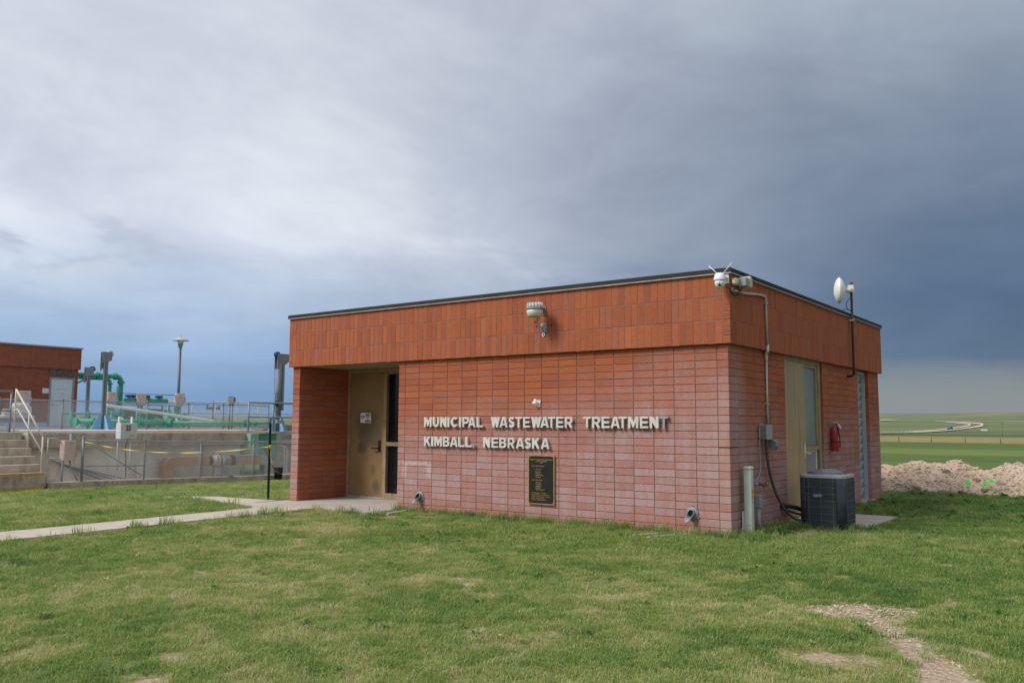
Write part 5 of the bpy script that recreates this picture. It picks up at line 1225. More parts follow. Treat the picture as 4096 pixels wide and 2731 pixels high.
def pinkbox(x0, y0, z0, x1, y1, z1, lab, legs=None, lm='green_dark', grp='pinkish electrical boxes'):
    t = thing('electrical_box', ((x0+x1)/2, (y0+y1)/2, z0), lab, 'electrical box', grp)
    MB().cbox((x0, y0, z0), (x1-.012, y1, z1), .012).build('body', 'pink_box', t); d = MB().cbox((x1-.0115, y0+.006, z0+.006), (x1+.012, y1-.006, z1-.006), .006).build('door', 'pink_box', t)
    MB().box((x1+.0125, y0+(y1-y0)*.50, z1-.14), (x1+.014, y0+(y1-y0)*.66, z1-.06)).build('sticker', 'orange_label', d); MB().box((x1+.0125, y0+(y1-y0)*.46, z1-.058), (x1+.014, y0+(y1-y0)*.68, z1-.035)).build('sticker', 'blue_light', d)
    MB().box((x1-.06, y1+.001, z0+.10), (x1+.03, y1+.03, z0+.26)).build('switch_lever', 'pink_box', t)
    for y, zb in (legs or []): MB().box((x0+.02, y-.03, zb), (x0+.07, y+.03, z0)).build('leg', lm, t)
    return t
pinkbox(-29.1, 7.60, 2.15, -28.95, 7.96, 2.64, 'pinkish electrical box left of the blue motors, nearest the tall hoist', [(7.70, 1.225), (7.86, 1.225)], 'green_paint')
pinkbox(-29.1, 8.85, 2.13, -28.95, 9.22, 2.62, 'pinkish electrical box between the blue motors', [(8.95, 1.225), (9.1, 1.225)], 'green_paint')
pinkbox(-29.1, 10.56, 2.12, -28.95, 10.93, 2.61, 'pinkish electrical box at the foot of the lamp post', [(10.62, 1.225), (10.85, 1.225)], 'green_paint')
pinkbox(-29.5, 10.85, 2.25, -29.35, 11.25, 2.70, 'pinkish electrical box partly hidden behind the lamp post one')
pinkbox(-31.0, 9.9, 2.25, -30.85, 10.5, 2.62, 'pinkish box just showing above the green cylinder', [(10.2, 1.225)])
pinkbox(-31.0, 5.0, 2.13, -30.85, 5.52, 2.64, 'faded pinkish panel above the cream motor', [(5.1, 1.225), (5.4, 1.225)], 'galv_dull')
t = pinkbox(-20.75, 1.78, .33, -20.5, 2.12, .90, 'pinkish switch box on a post at the left end of the lower fence')
MB().tube([(-20.62, 1.82, .34), (-20.62, 1.82, -.30)], .03, 8).tube([(-20.62, 2.02, .34), (-20.60, 2.04, .10), (-20.55, 2.12, -.05), (-20.5, 2.2, -.24)], .022, 8).build('conduit', 'grey_pvc', t)
MB().tube([(-20.7, 1.43, .40), (-20.7, 1.43, .96), (-20.7, 1.62, .96), (-20.7, 1.80, .84)], .022, 8).tube([(-20.7, 1.43, .40), (-20.7, 1.80, .40)], .022, 8).build('guard_bar', 'rail_beige', t)
MB().cbox((-20.68, 2.0, .91), (-20.56, 2.12, 1.10), .008).build('small_box', 'grey_pvc', t)
# white control panel on two posts
t = thing('control_panel', (-20.85, 3.85, .9), 'white control panel with red and green lamps above the lower fence', 'control panel')
MB().cbox((-21.0, 3.56, .92), (-20.72, 4.08, 1.40), .006).build('cabinet', 'light_grey', t); MB().cbox((-20.718, 3.63, .93), (-20.70, 4.07, 1.39), .004).build('door', 'light_grey', t)
for y, z, m in ((3.75, 1.30, 'red_lamp'), (3.83, 1.30, 'green_paint'), (3.75, 1.21, 'red_lamp'), (3.83, 1.21, 'grey_box')):
    MB().box((-20.699, y-.03, z-.035), (-20.695, y+.03, z+.035)).build('lamp_plate', 'black', t); MB().lathe((-20.695, y, z-.008), (1, 0, 0), [(.022, 0), (.018, .015), (.002, .02)], 10).build('lamp', m, t)
MB().box((-20.699, 3.83, .99), (-20.696, 3.98, 1.05)).build('label_sticker', 'orange_label', t)
for y in (3.62, 4.0): MB().cyl((-20.95 if y < 3.8 else -20.9, y, kz(y)), (-20.95 if y < 3.8 else -20.9, y, 1.60), .032, n=8).build('post', 'light_grey', t)
MB().tube(bez([(-20.85, 3.86, .92), (-20.85, 3.80, .6), (-20.84, 3.83, .3), (-20.85, 3.86, -.27)]), .018, 6).build('cable', 'black', t)
# tan duct, blower, cabinet
du = thing('tan_duct', (-21.2, 7, -.35), 'tan insulated duct with elbow and round blower behind the fence', 'duct')
dX = -21.25; r_ = .17
def rduct(m, pts, w, hgt): 
    pass
MB().box((dX-r_, 5.28, -.40), (dX+r_, 5.64, .0)).build('riser', 'duct_tan', du, .02)
q = MB(); P = [(5.50, .0), (5.86, .0)]
vs = []; n = 8
for i in range(n+1):
    a = R(180-90*i/n); cy0, cz0 = 5.66, -.005
    for rr_ in (.38, .03):
        for xx in (dX-r_, dX+r_): vs.append((xx, cy0+rr_*math.cos(a), cz0+rr_*math.sin(a)*.85))
fs = []
for i in range(n):
    b = i*4; c = b+4; fs += [(b, b+1, c+1, c), (b+1, b+3, c+3, c+1), (b+3, b+2, c+2, c+3), (b+2, b, c, c+2)]
q.add(vs, fs).build('elbow', 'duct_tan', du)
bx('run', (dX-r_, 5.665, .02), (dX+r_, 6.93, .32), 'duct_tan', du, .015); MB().cyl((dX, 6.931, .16), (dX, 7.08, .16), .17, n=18).build('rubber_sleeve', 'black', du)
MB().lathe((dX, 7.08, .16), (0, 1, 0), [(.12, 0), (.17, .01), (.17, .06), (.14, .07), (.14, .10), (.20, .12), (.225, .22), (.225, .24), (.20, .34), (.16, .42), (.15, .50)], 26).build('blower', 'blower', du)
for y in (7.22, 7.36): MB().lathe((dX, y, .16), (0, 1, 0), [(.236, 0), (.236, .03)], 26).build('band', 'black' if y > 7.3 else 'duct_tan', du)
MB().cyl((dX, 7.60, .15), (dX, 7.80, .15), .165, n=18).build('collar', 'duct_tan', du); MB().cyl((dX, 7.801, .15), (dX, 7.96, .15), .175, n=18).build('rubber_sleeve', 'black', du)
bx('run', (dX-r_, 7.965, -.02), (dX+r_, 9.0, .30), 'duct_tan', du, .015); bx('end_piece', (dX-r_, 9.02, -.03), (dX+r_, 9.30, .29), 'grey_pvc', du, .01); bx('top_sheet', (dX-r_-.01, 7.95, .303), (dX+r_+.01, 9.3, .312), 'light_grey', du)
for y in (7.2, 7.55, 8.4): MB().box((dX-.02, y-.02, kz(y)-.03), (dX+.02, y+.02, .0)).build('leg', 'galv_dull', du)
t = thing('green_cabinet', (-21.4, 9.2, .0), 'green metal cabinet hung on the basin wall behind the fence', 'cabinet')
MB().box((-21.9, 8.66, .10), (-21.25, 9.02, DZ-.04)).build('side', 'cab_pale', t, .01); MB().box((-21.9, 9.021, .08), (-21.22, 9.76, DZ-.07)).build('door', 'cab_green', t, .01); MB().box((-21.92, 9.0, DZ-.069), (-21.2, 9.78, DZ-.03)).build('top', 'cab_green', t)
t = thing('bucket', (-20.02, 8.93, -.5), 'black plastic bucket with wire handle by the kerb', 'bucket')
zb = -.50
MB().lathe((-20.02, 8.93, zb), (0, 0, 1), [(.125, 0), (.13, .01), (.142, .24), (.152, .25), (.152, .27), (.145, .275), (.147, .30), (.156, .31), (.156, .33), (.148, .335), (.15, .385), (.157, .39), (.157, .40), (.14, .40), (.135, .05), (0, .04)], 24).build('pail', 'black', t)
MB().tube([Vector((-20.02+.165*math.cos(a), 8.93+.16*math.sin(a), zb+.30-.10*max(0, math.cos(a)))) for a in [R(-95+190*i/12) for i in range(13)]], .004, 5).build('handle', 'galv', t)
MB().tube([(-20.1, 8.85, -.2), (-20.3, 8.65, .35), (-20.45, 8.5, .85)], .012, 6).build('stick', 'post_wood', t)
t = thing('keep_sign', (TX, 10.5, .75), 'grey painted panel with tan stencilled word KEEP on basin lip', 'sign')
bx('panel', (TX+.001, 10.22, .82), (TX+.006, 11.1, 1.02), 'grey_pvc', t)
me = text_mesh('KEEP', .17, .002, .004); text_obj('text_line', me, wall_frame((TX+.008, 10.36, .86), (0, 1, 0), (0, 0, 1)), 'frame_tan', t)
# ladder-like grab rail inside the basin
t = thing('grab_rail', (-21.6, 9.9, 0), 'light grey curved grab rails beside the green cabinet', 'grab rail')
for dy_ in (0, .12): MB().tube(bez([(-21.7, 9.95+dy_, .62), (-21.45, 10.15+dy_, .60), (-21.4, 10.25+dy_, .50), (-21.4, 10.28+dy_, .0), (-21.4, 10.28+dy_, -.38)], 6), .02, 6).build('bar', 'light_grey', t)
# pipework
def flange(m, x, y, z, r=.14, ax=(0, 1, 0), th=.05): return m.lathe(Vector((x, y, z))-Vector(ax)*th/2, ax, [(r, 0), (r, th)], 18)
pp = thing('green_pipeline', (-25.6, 9, DZ), 'long horizontal green pipeline with flanges along the deck edge', 'pipeline')
MB().tube([(-25.6, 4.62, 1.45), (-25.6, 8.0, 1.455)], .085, 14).build('wide_pipe', 'green_faded', pp)
MB().tube([(-25.6, 7.98, 1.42), (-25.6, 11.7, 1.415)], .066, 12).build('narrow_pipe', 'green_faded', pp); MB().tube([(-25.6, 11.68, 1.415), (-25.6, 12.95, 1.43)], .058, 12).build('end_pipe', 'green_paint', pp)
for y, r in ((4.64, .15), (5.23, .155), (5.30, .155), (6.86, .12), (7.08, .14), (8.0, .12), (8.18, .16), (8.26, .16), (11.66, .145), (11.75, .145), (12.10, .10), (12.16, .10)): flange(MB(), -25.6, y, 1.45 if y < 8 else 1.418, r).build('flange', 'green_paint', pp)
MB().lathe((-25.6, 12.98, 1.30), (0, 0, 1), [(.05, 0), (.11, .03), (.13, .12), (.11, .2), (.05, .24), (.05, .34), (.09, .36), (.02, .38)], 16).build('end_valve', 'green_paint', pp)
for y in (5.06, 7.73, 9.02, 11.37): MB().box((-25.63, y-.03, DZ), (-25.57, y+.03, 1.38)).build('leg', 'green_faded', pp)
MB().tube([(-25.9, 5.3, 2.10), (-25.9, 10.35, 1.485)], .06, 12)  # kept light: the white hose below is its own thing
t = thing('white_hose', (-25.9, 8, 1.5), 'long white corrugated hose sloping down across the deck', 'hose')
P = [Vector((-25.9, 5.85+4.5*i/60, 2.04-.55*i/60)) for i in range(61)]; MB().tube(P, [.050+.006*(i % 2) for i in range(61)], 12).build('hose_body', 'pipe_white', t)
pa = thing('green_pipe_arch', (-33, 9.3, 1.3), 'green flanged pipe arch leaving the far brick building', 'pipe')
P = [(-33, 7.9, 3.48), (-33, 9.2, 3.485), (-33, 10.12, 3.49)]+arc((-33, 10.12, 3.25), (0, 0, 1), (0, 1, 0), .24, 0, math.pi/2, 6)[1:]+[(-33, 10.36, 1.4)]
MB().tube(P, .105, 16).build('main_pipe', 'green_paint', pa)
for y in (9.25, 9.31, 10.05, 10.11): flange(MB(), -33, y, 3.49, .16).build('flange', 'green_paint', pa)
for z in (3.26, 3.20): flange(MB(), -33, 10.36, z, .16, (0, 0, 1)).build('flange', 'green_paint', pa)
P = [(-34, 9.0, 3.42), (-34, 10.2, 3.42)]+arc((-34, 10.2, 3.22), (0, 0, 1), (0, 1, 0), .20, 0, math.pi/2, 6)[1:]+[(-34, 10.40, 1.4)]
MB().tube(P, .075, 12).build('rear_pipe', 'green_paint', pa); flange(MB(), -34, 10.40, 3.2, .13, (0, 0, 1)).build('flange', 'green_paint', pa)
MB().prism([(-33.03, 8.0, 3.36), (-33.03, 8.95, 3.36), (-33.03, 8.95, 3.30), (-33.03, 8.0, 3.30)], (.06, 0, 0)).prism([(-33.03, 8.05, 2.92), (-33.03, 8.05, 3.0), (-33.03, 8.66, 3.30), (-33.03, 8.72, 3.26)], (.06, 0, 0)).build('bracket', 'green_paint', pa)
# blower skid: cylinders, blue motors, housings
sk = thing('pump_skid', (-29, 9.2, 1.225), 'green pump skid with silencer cylinder, blue motors and rusty housings', 'pump')
MB().tube([(-29.2, 8.42, 2.32), (-29.2, 8.50, 2.32), (-29.2, 9.4, 2.33)], [.09, .11, .12], 16).build('silencer', 'green_paint', sk); MB().tube([(-29.2, 9.30, 2.33), (-29.2, 10.28, 2.335), (-29.2, 10.33, 2.335)], [.115, .115, .08], 16).build('silencer', 'green_paint', sk)
for y in (8.62, 8.80, 9.36, 9.93): 
    MB().cyl((-29.2, y, 2.40), (-29.2, y, 2.50), .04, n=10).build('stem', 'green_paint', sk); MB().cbox((-29.3, y-.14, 2.46), (-29.1, y+.14, 2.56), .02).build('motor_cover', 'blue_motor', sk)
bx('rail_top', (-29.05, 7.96, 2.585), (-29.0, 10.55, 2.61), 'green_dark', sk); bx('rail_low', (-29.05, 7.96, 2.13), (-29.0, 10.55, 2.165), 'green_dark', sk)
for y0, y1, z0, z1, m in ((8.30, 8.78, 1.62, 2.03, 'green_dark'), (9.05, 9.98, 1.60, 2.0, 'green_dark'), (8.35, 8.55, 1.74, 1.9, 'rust'), (7.6, 8.2, 1.30, 1.62, 'green_paint'), (8.2, 10.4, 1.30, 1.55, 'green_dark')):
    MB().cbox((-29.15 if m != 'rust' else -28.9, y0, z0), (-28.9 if m != 'rust' else -28.86, y1, z1), .03).build('housing', m, sk)
for y in (7.68, 7.80, 9.03, 9.98, 10.30, 10.62): MB().box((-29.02, y-.03, 1.225), (-28.97, y+.03, 2.14)).build('support_post', 'green_paint', sk)
for y in (8.25, 9.0, 10.05): MB().tube([(-28.95, y, 1.5), (-28.95, y+.3, 1.62), (-28.95, y+.55, 1.5)], .09, 10).build('pipe_bend', 'green_dark', sk)
MB().cyl((-29, 7.85, 1.86), (-29, 8.08, 1.86), .14, n=16).build('motor', 'blue_light', sk); MB().cyl((-29, 10.12, 1.85), (-29, 10.36, 1.85), .13, n=14).build('motor', 'green_paint', sk)
MB().tube([(-29.3, 8.14, 1.3), (-29.3, 8.14, 2.9)], .085, 14).build('vertical_pipe', 'green_paint', sk)
MB().tube([(-28.85, 7.1, 1.3), (-28.85, 7.45, 2.1)], .03, 6).build('stay', 'green_dark', sk); bx('skid_base', (-29.5, 7.0, 1.226), (-28.7, 10.6, 1.30), 'grey_box', sk)
vv = thing('valve_group', (-28, 7, 1.225), 'cluster of green valves and pipe bends between pump skid and hoist', 'valves')
rc = random.Random(5)
for i, (x, y, z, r) in enumerate(((-27.8, 5.6, 1.50, .11), (-27.9, 6.3, 1.48, .12), (-27.7, 7.1, 1.52, .13), (-27.9, 8.7, 1.47, .12), (-27.8, 9.5, 1.52, .13), (-27.9, 10.3, 1.48, .11))):
    v = MB().lathe((x, y, 1.225), (0, 0, 1), [(.05, 0), (.05, .08), (r*.7, .12), (r, z-1.225), (r*.75, z-1.1), (.05, z-1.02), (.04, z-.9)], 14).build('valve_body', 'green_dark' if i % 2 else 'green_paint', vv)
    MB().tube([Vector((x+.12*math.cos(a), y+.12*math.sin(a), z+.32)) for a in [2*math.pi*k_/14 for k_ in range(15)]], .014, 6, False).box((x-.11, y-.01, z+.312), (x+.11, y+.01, z+.328)).build('handwheel', 'green_paint', v)
    MB().tube(bez([(x, y, 1.42), (x, y+.3, 1.42), (x-.1, y+.5, 1.5), (x-.3, y+.55, 1.6)], 5), .06, 10).build('branch_pipe', 'green_faded' if i % 3 else 'green_dark', vv)
    flange(MB(), x, y+.18, 1.42, .11).build('flange', 'green_paint', vv)
for y0, y1, z in ((5.4, 7.4, 1.75), (8.4, 10.6, 1.80)): MB().tube([(-28.2, y0, z), (-28.2, y1, z), (-28.2, y1, 1.3)], .035, 8).build('small_pipe', 'green_paint', vv)
# disconnect box on post, lamp post, conduits, cords
t = thing('disconnect_box', (-25.9, 11.1, DZ), 'grey switch box with red lever on a post above the upper fence', 'switch box')
MB().cyl((-25.95, 11.10, DZ), (-25.95, 11.10, 2.2), .035, n=8).build('post', 'galv_dull', t); MB().cyl((-25.95, 11.24, DZ), (-25.95, 11.24, 2.2), .025, n=8).build('post', 'galv_dull', t)
MB().cbox((-26.0, 11.02, 2.17), (-25.86, 11.26, 2.52), .01).build('box', 'galv_dull', t); MB().cbox((-25.859, 11.04, 2.22), (-25.84, 11.22, 2.49), .01).build('door', 'galv', t); MB().box((-25.87, 11.261, 2.28), (-25.82, 11.29, 2.46)).build('lever', 'red_paint', t)
t = thing('lamp_post', (-31, 11.98, 1.2), 'grey lamp post with white conical shade above the plant', 'lamp post')
MB().tube([(-31, 11.98, 1.225), (-31, 11.98, 4.82)], [.07, .055], 12).build('pole', 'mast_grey', t)
MB().lathe((-31, 11.98, 4.80), (0, 0, 1), [(.05, 0), (.085, .03), (.105, .17), (.125, .20)], 18).build('socket', 'rail_grey', t); MB().lathe((-31, 11.98, 5.0), (0, 0, 1), [(.115, 0), (.15, .15), (.155, .16)], 18).build('globe', 'lens_clear', t)
MB().lathe((-31, 11.98, 5.145), (0, 0, 1), [(.36, 0), (.365, .012), (.33, .03), (.12, .14), (.05, .17), (.04, .20), (.05, .21), (.0, .225)], 28).build('shade', 'shade_grey', t)
t = thing('deck_conduit', (-21.9, 7, DZ), 'pale conduit pipes running along the edge of the basin deck', 'conduit')
MB().tube([(-22.35, 1.4, DZ+.06), (-22.35, 8.55, DZ+.06), (-22.2, 8.8, DZ+.05), (-21.45, 9.0, DZ-.16)], .03, 8).build('pipe', 'rail_beige', t); MB().tube([(-22.55, 1.2, DZ+.075), (-22.55, 9.6, DZ+.075), (-22.3, 9.85, DZ+.02)], .028, 8).build('pipe', 'rail_beige', t)
t = thing('extension_cord', (-22, 8, DZ), 'orange extension cord lying along the basin deck edge', 'cord')
MB().tube(bez([(-22.15, 5.6, DZ+.05), (-22.1, 6.2, DZ+.05), (-22.0, 6.9, DZ+.045), (-22.0, 7.7, DZ+.045), (-22.2, 8.2, DZ+.06), (-22.0, 9.0, DZ+.045), (-22.1, 9.6, DZ+.05), (-21.8, 10.4, DZ+.045)], 6), .013, 6).build('cord', 'orange_cord', t)
# fence stake and caution tape
t = thing('steel_post', (-8.88, -.25, 0), 'dark green studded steel post standing in grass left of the porch', 'post')
tx, ty = -8.92, -.15; tz = ground_z(tx, ty)
MB().box((tx-.02, ty-.004, tz-.3), (tx+.02, ty+.004, 1.40)).box((tx-.004, ty-.03, tz-.3), (tx+.004, ty-.0041, 1.40)).build('shaft', 'tpost_green', t)
for i in range(28): MB().box((tx-.012, ty-.038, tz+.08+i*.05), (tx+.012, ty-.0301, tz+.10+i*.05)).build('stud', 'tpost_green', t)
MB().box((tx-.021, ty-.005, 1.401), (tx+.021, ty+.005, 1.52)).box((tx-.005, ty-.031, 1.401), (tx+.005, ty-.0051, 1.52)).build('tip', 'galv_dull', t)
t = thing('caution_tape', (-14, 1, .8), 'yellow caution tape strung from the fence corner to the green steel post', 'tape')
def tape(pts, w):
    P = bez(pts, 10); vs = []; 
    for i, p in enumerate(P):
        tw = .9*math.sin(i*.55); vs += [p+Vector((0, .012*tw, w*.5*(.45+.55*abs(math.cos(i*.4))))), p-Vector((0, .012*tw, w*.5*(.45+.55*abs(math.cos(i*.4)))))]
    return MB().add(vs, [(2*i, 2*i+1, 2*i+3, 2*i+2) for i in range(len(P)-1)], True)
pA = Vector((-20.36, 2.30, .86)); pB = Vector((tx, ty-.02, .97)); 
S_ = [pA.lerp(pB, f)-Vector((0, 0, .20*4*f*(1-f))) for f in (0, .12, .25, .4, .55, .7, .85, 1)]
tape(S_, .016).build('strand', 'tape_yellow', t); tape([pB, pB+Vector((.03, .01, -.06)), pB+Vector((.05, .0, -.2)), pB+Vector((.08, .02, -.32))], .05).build('tail', 'tape_yellow', t)
MB().cyl(pB+Vector((0, .02, -.03)), pB+Vector((0, .02, .03)), .03, n=8).build('knot', 'tape_yellow', t); tape([pA, pA+Vector((.02, .03, -.08)), pA+Vector((.03, .02, -.16))], .05).build('tail', 'tape_yellow', t)

pb = MB(); rp = random.Random(21)
for a, b, r in BARE[:13]:
    for _ in range(int(90*r/.2)):
        q, t_ = rp.uniform(0, 6.28), r*1.2*math.sqrt(rp.random()); x, y = a+t_*math.cos(q), b+t_*math.sin(q); e = rp.uniform(.004, .011)*(1.8 if rp.random() < .08 else 1)
        c = Vector((x, y, ground_z(x, y)+e*.2)); pb.add([c+Vector(v)*e*rp.uniform(.7, 1.3) for v in ((1, 0, 0), (0, 1, 0), (-1, 0, 0), (0, -1, 0), (0, 0, .7))], [(0, 1, 4), (1, 2, 4), (2, 3, 4), (3, 0, 4)])
o = pb.build('gravel', 'pebble'); stuff(o); tag(o, 'small pale pebbles on the worn soil path in the lawn', 'gravel')
# ------------------------------------------------------------------ grass
def make_grass():
    rg = np.random.default_rng(11)
    coll = bpy.data.collections.new('grass_tufts')
    def tuft(name, nb, rad, l0, l1, lean, wd):
        vs, fs, bl = [], [], []
        for i in range(nb):
            a = rg.uniform(0, 6.283); r = rad*math.sqrt(rg.uniform(0, 1)); x, y = r*math.cos(a), r*math.sin(a)
            L = rg.uniform(l0, l1); d = rg.uniform(0, 6.283); ln = (.25+.75*math.sqrt(rg.uniform(0, 1)))*lean*L; w = wd*rg.uniform(.6, 1.2)
            dx, dy = math.cos(d), math.sin(d); px, py = -dy*w, dx*w; b = len(vs)
            h1 = L*.55; h2 = math.sqrt(max(.1, 1-(ln/L)**2))*L
            vs += [(x-px, y-py, -.008), (x+px, y+py, -.008), (x-px*.8+dx*ln*.35, y-py*.8+dy*ln*.35, h1), (x+px*.8+dx*ln*.35, y+py*.8+dy*ln*.35, h1), (x+dx*ln, y+dy*ln, h2)]
            fs += [(b, b+1, b+3, b+2), (b+2, b+3, b+4)]; q = rg.uniform(0, 1); bl += [q, q]
        me = bpy.data.meshes.new(name); me.from_pydata(vs, [], fs); me.materials.append(MATS['grass_blade'])
        at = me.attributes.new('bl', 'FLOAT', 'FACE'); at.data.foreach_set('value', bl)
        o = bpy.data.objects.new(name, me); coll.objects.link(o)
    for i in range(5): tuft('tuft_a%d' % i, 46, .085, .014, .042, .97, .0019)
    for i in range(3): tuft('tuft_b%d' % i, 34, .055, .025, .065, .95, .0023)
    for i in range(2): tuft('tuft_c%d' % i, 24, .06, .06, .15, .75, .0028)
    def weed(name, nl, L, w):
        vs, fs, bl = [], [], []
        for i in range(nl):
            d = rg.uniform(0, 6.283); l = L*rg.uniform(.5, 1); el = rg.uniform(.15, 1.0); dx, dy = math.cos(d), math.sin(d); b = len(vs); z0 = rg.uniform(0, .35)*L
            P3 = [(dx*l*t*math.cos(el), dy*l*t*math.cos(el), z0+l*t*math.sin(el)) for t in (.1, .55, 1.)]; ww = w*rg.uniform(.6, 1.1)
            vs += [P3[0], (P3[1][0]-dy*ww, P3[1][1]+dx*ww, P3[1][2]), (P3[1][0]+dy*ww, P3[1][1]-dx*ww, P3[1][2]), (P3[2][0], P3[2][1], P3[2][2]*.85)]
            fs += [(b, b+2, b+1), (b+1, b+2, b+3)]; q = rg.uniform(.0, .5); bl += [q, q]
        me = bpy.data.meshes.new(name); me.from_pydata(vs, [], fs); me.materials.append(MATS['grass_blade'])
        at = me.attributes.new('bl', 'FLOAT', 'FACE'); at.data.foreach_set('value', bl); coll.objects.link(bpy.data.objects.new(name, me))
    for i in range(2): weed('tuft_w%d' % i, 22, .07, .011)
    for i in range(2): weed('tuft_x%d' % i, 40, .13, .010)
    # points over the lawn in front of the viewer and a good way round
    P = []
    def ring(r0, r1, dens):
        a0, a1 = R(-36.4-46), R(-36.4+46); area = .5*(r1*r1-r0*r0)*(a1-a0); n = int(area*dens)
        r = np.sqrt(rg.uniform(r0*r0, r1*r1, n)); a = rg.uniform(a0, a1, n)
        return np.stack([CAM.x+r*np.sin(a), CAM.y+r*np.cos(a)], 1)
    pts = np.concatenate([ring(3.2, 7, 520), ring(7, 10, 380), ring(10, 15, 210), ring(15, 22, 95), ring(22, 31, 50)])
    x, y = pts[:, 0], pts[:, 1]
    def nz(x, y, f, s):
        return (np.sin(x*f+s+1.7*np.sin(y*f*.8+s*2))*np.cos(y*f*1.1-s+1.3*np.sin(x*f*.7-s))+.6*np.sin(x*f*2.3-s*3+np.sin(y*f*2.6))*np.cos(y*f*2.1+s)+.35*np.sin(x*f*5.1+y*f*3.7+s)*np.cos(y*f*4.6-x*f*2.2))/1.6
    keep = np.ones(len(x), bool)
    keep &= ~((x > XL-.07) & (x < .0) & (y > 0.0) & (y < YB+.0))
    keep &= ~((x > -7.82) & (x < -6.93) & (y < -.68)); keep &= ~((x > -8.58) & (x < -5.73) & (y > -.735) & (y < .05))
    keep &= ~((x > -12.0) & (x < -7.8) & (y > -1.27-(x+7.8)*.235) & (y < -.2+np.clip(-8.5-x, 0, 1.9)*.05))
    keep &= ~((x > .0) & (x < 1.12) & (y > 2.05) & (y < 3.93)); keep &= ~((x > AX-.40) & (x < AX+.42) & (y > AY-.33) & (y < AY+.4))
    keep &= ~((y > 9.85) & (x > -9.2)); keep &= ~(x < -20.2)
    bare = np.zeros(len(x))
    for a, b, r in BARE:
        d = np.hypot(x-a, y-b)/r*(1+.45*nz(x, y, 7., a)+.25*nz(x, y, 17., b)); bare = np.maximum(bare, 1-d/1.5)
    keep &= ~((bare > .05) & (rg.uniform(0, 1, len(x)) < np.clip(bare*2.5, 0, .97)))
    patch = nz(x, y, 1.35, .7); pat2 = nz(x, y, 4.2, 2.1)
    dry = .50*patch+.5*pat2
    keep &= ~((dry+.5*nz(x, y, 11., 5.1) > .3) & (rg.uniform(0, 1, len(x)) < (dry+.5*nz(x, y, 11., 5.1)-.3)*1.5))
    x, y, bare, dry, patch, pat2 = x[keep], y[keep], bare[keep], dry[keep], patch[keep], pat2[keep]
    ex = [(rg.uniform(.02, .42), rg.uniform(.42, 1.75)) for _ in range(190)]+[(rg.uniform(-3.2, -.02), rg.uniform(-.14, -.02)) for _ in range(90)]+[(rg.uniform(-5.7, -3.2), rg.uniform(-.12, -.03)) for _ in range(40)]
    ex += [(rg.normal(1.12, .08), rg.normal(1.85, .07)) for _ in range(16)]+[(rg.uniform(.2, 1.05), rg.uniform(1.45, 1.60)) for _ in range(14)]+[(rg.uniform(-.02, .5), rg.uniform(-.2, .3)) for _ in range(60)]+[(rg.uniform(.02, 1.4), rg.uniform(4.0, 6.0)) for _ in range(120)]
    ex = np.array(ex); nx_ = len(ex); x, y = np.concatenate([x, ex[:, 0]]), np.concatenate([y, ex[:, 1]]); bare, dry, patch, pat2 = [np.concatenate([q, np.zeros(nx_)]) for q in (bare, dry, patch, pat2)]
    xtra = np.arange(len(x)) >= len(x)-nx_
    keep = slice(None)
    x, y, bare, dry, patch, pat2 = x[keep], y[keep], bare[keep], dry[keep], patch[keep], pat2[keep]
    n = len(x); dc_ = np.hypot(x-CAM.x, y-CAM.y)
    pat3 = nz(x, y, 9.5, 4.3)
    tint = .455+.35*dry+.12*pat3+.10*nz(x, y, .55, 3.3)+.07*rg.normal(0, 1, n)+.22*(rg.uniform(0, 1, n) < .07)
    # lusher, yellower growth along the right of the front wall; deep green beside the side wall
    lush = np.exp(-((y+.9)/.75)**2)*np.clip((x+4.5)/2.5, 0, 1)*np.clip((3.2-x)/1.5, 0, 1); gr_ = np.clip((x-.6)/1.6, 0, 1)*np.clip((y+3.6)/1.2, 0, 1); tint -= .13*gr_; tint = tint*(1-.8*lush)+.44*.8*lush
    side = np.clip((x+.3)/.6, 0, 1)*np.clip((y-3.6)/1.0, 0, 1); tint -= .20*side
    edge = np.zeros(n)
    for cond in ((np.abs(y+.10) < .14) & (x > XJ) & (x < .2), (np.abs(x+7.88) < .09) & (y < -.6), (np.abs(x+6.87) < .10) & (y < -.6), (np.abs(y+.80) < .09) & (x > -6.9) & (x < -5.3), (np.abs(y+1.31+(x+7.8)*.235) < .07) & (x < -7.9) & (x > -11.5), (np.abs(x-.12) < .16) & (y > -.1) & (y < 2.0)):
        edge = np.maximum(edge, cond*1.)
    tint = np.where(dc_ > 13, tint-.03, tint)
    idx = rg.integers(0, 5, n); r_ = rg.uniform(0, 1, n)
    idx = np.where(r_ < .30, rg.integers(5, 8, n), idx); idx = np.where((lush > .3) & (r_ < .65), rg.integers(5, 8, n), idx)
    idx = np.where((edge > 0) & (r_ < .30), rg.integers(8, 10, n), np.where((edge > 0) & (r_ < .8), rg.integers(5, 8, n), idx))
    wd_ = (rg.uniform(0, 1, n) < .003+.04*side); idx = np.where(wd_, rg.integers(10, 12, n), idx); tint = np.where(wd_, tint*.85, tint)
    scl = rg.uniform(.75, 1.25, n)*(1-.15*np.clip(dry, 0, 1))*np.where(dc_ > 15, 1.45, np.where(dc_ > 10, 1.15, 1.))*(1+.25*lush+.15*side)
    big_ = xtra & (x > .0) & (y > .4) & (rg.uniform(0, 1, n) < .10)
    idx = np.where(xtra, rg.integers(8, 10, n), idx); idx = np.where(big_, rg.integers(12, 14, n), idx); tint = np.where(xtra, .30+.12*rg.normal(0, 1, n), tint); tint = np.where(big_, .08, tint); scl = np.where(xtra, rg.uniform(.6, 1.2, n), scl)
    zs = np.array([ground_z(a, b)+.012*math.sin(a*2.3+b)*math.sin(b*1.9-a*.7) for a, b in zip(x, y)])
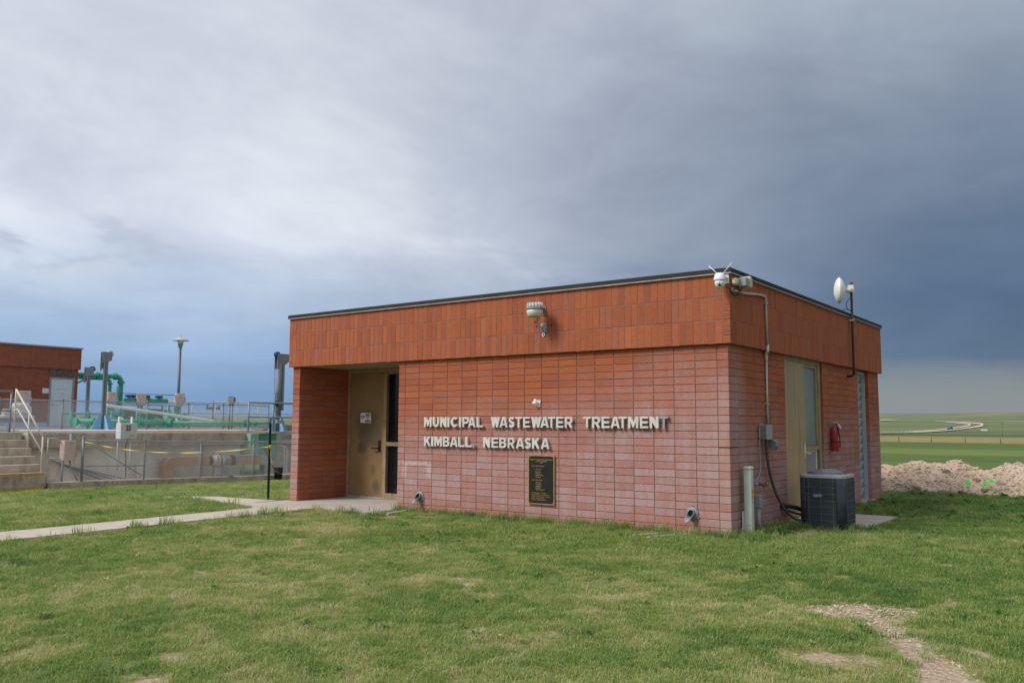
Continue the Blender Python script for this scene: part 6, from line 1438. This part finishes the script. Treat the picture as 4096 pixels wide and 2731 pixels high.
    me = bpy.data.meshes.new('lawn_grass'); me.from_pydata(np.stack([x, y, zs], 1).tolist(), [], [])
    def A(nm, ty, val):
        a = me.attributes.new(nm, ty, 'POINT'); a.data.foreach_set('vector' if ty == 'FLOAT_VECTOR' else 'value', np.ascontiguousarray(val).ravel())
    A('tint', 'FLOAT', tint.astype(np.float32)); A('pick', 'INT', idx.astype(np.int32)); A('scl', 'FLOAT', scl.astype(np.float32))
    A('rot', 'FLOAT_VECTOR', np.stack([rg.normal(0, .08, n), rg.normal(0, .08, n), rg.uniform(0, 6.283, n)], 1).astype(np.float32))
    o = link(bpy.data.objects.new('lawn_grass', me)); stuff(o); tag(o, 'short patchy green lawn grass across the foreground', 'grass')
    ng = bpy.data.node_groups.new('scatter_tufts', 'GeometryNodeTree')
    ng.interface.new_socket('Geometry', in_out='INPUT', socket_type='NodeSocketGeometry'); ng.interface.new_socket('Geometry', in_out='OUTPUT', socket_type='NodeSocketGeometry')
    N = ng.nodes; gi = N.new('NodeGroupInput'); go = N.new('NodeGroupOutput'); ip = N.new('GeometryNodeInstanceOnPoints'); ci = N.new('GeometryNodeCollectionInfo')
    ci.inputs['Collection'].default_value = coll; ci.inputs['Separate Children'].default_value = True; ci.inputs['Reset Children'].default_value = True
    def na(nm, ty):
        q = N.new('GeometryNodeInputNamedAttribute'); q.data_type = ty; q.inputs['Name'].default_value = nm; return q.outputs['Attribute']
    l = ng.links; l.new(gi.outputs[0], ip.inputs['Points']); l.new(ci.outputs[0], ip.inputs['Instance']); ip.inputs['Pick Instance'].default_value = True
    l.new(na('pick', 'INT'), ip.inputs['Instance Index']); l.new(na('rot', 'FLOAT_VECTOR'), ip.inputs['Rotation']); l.new(na('scl', 'FLOAT'), ip.inputs['Scale'])
    l.new(ip.outputs[0], go.inputs[0])
    md = o.modifiers.new('scatter', 'NODES'); md.node_group = ng
    return n
print('tufts', make_grass())
SC.cycles.max_bounces = 6; SC.cycles.diffuse_bounces = 3; SC.cycles.glossy_bounces = 3; SC.cycles.transmission_bounces = 4
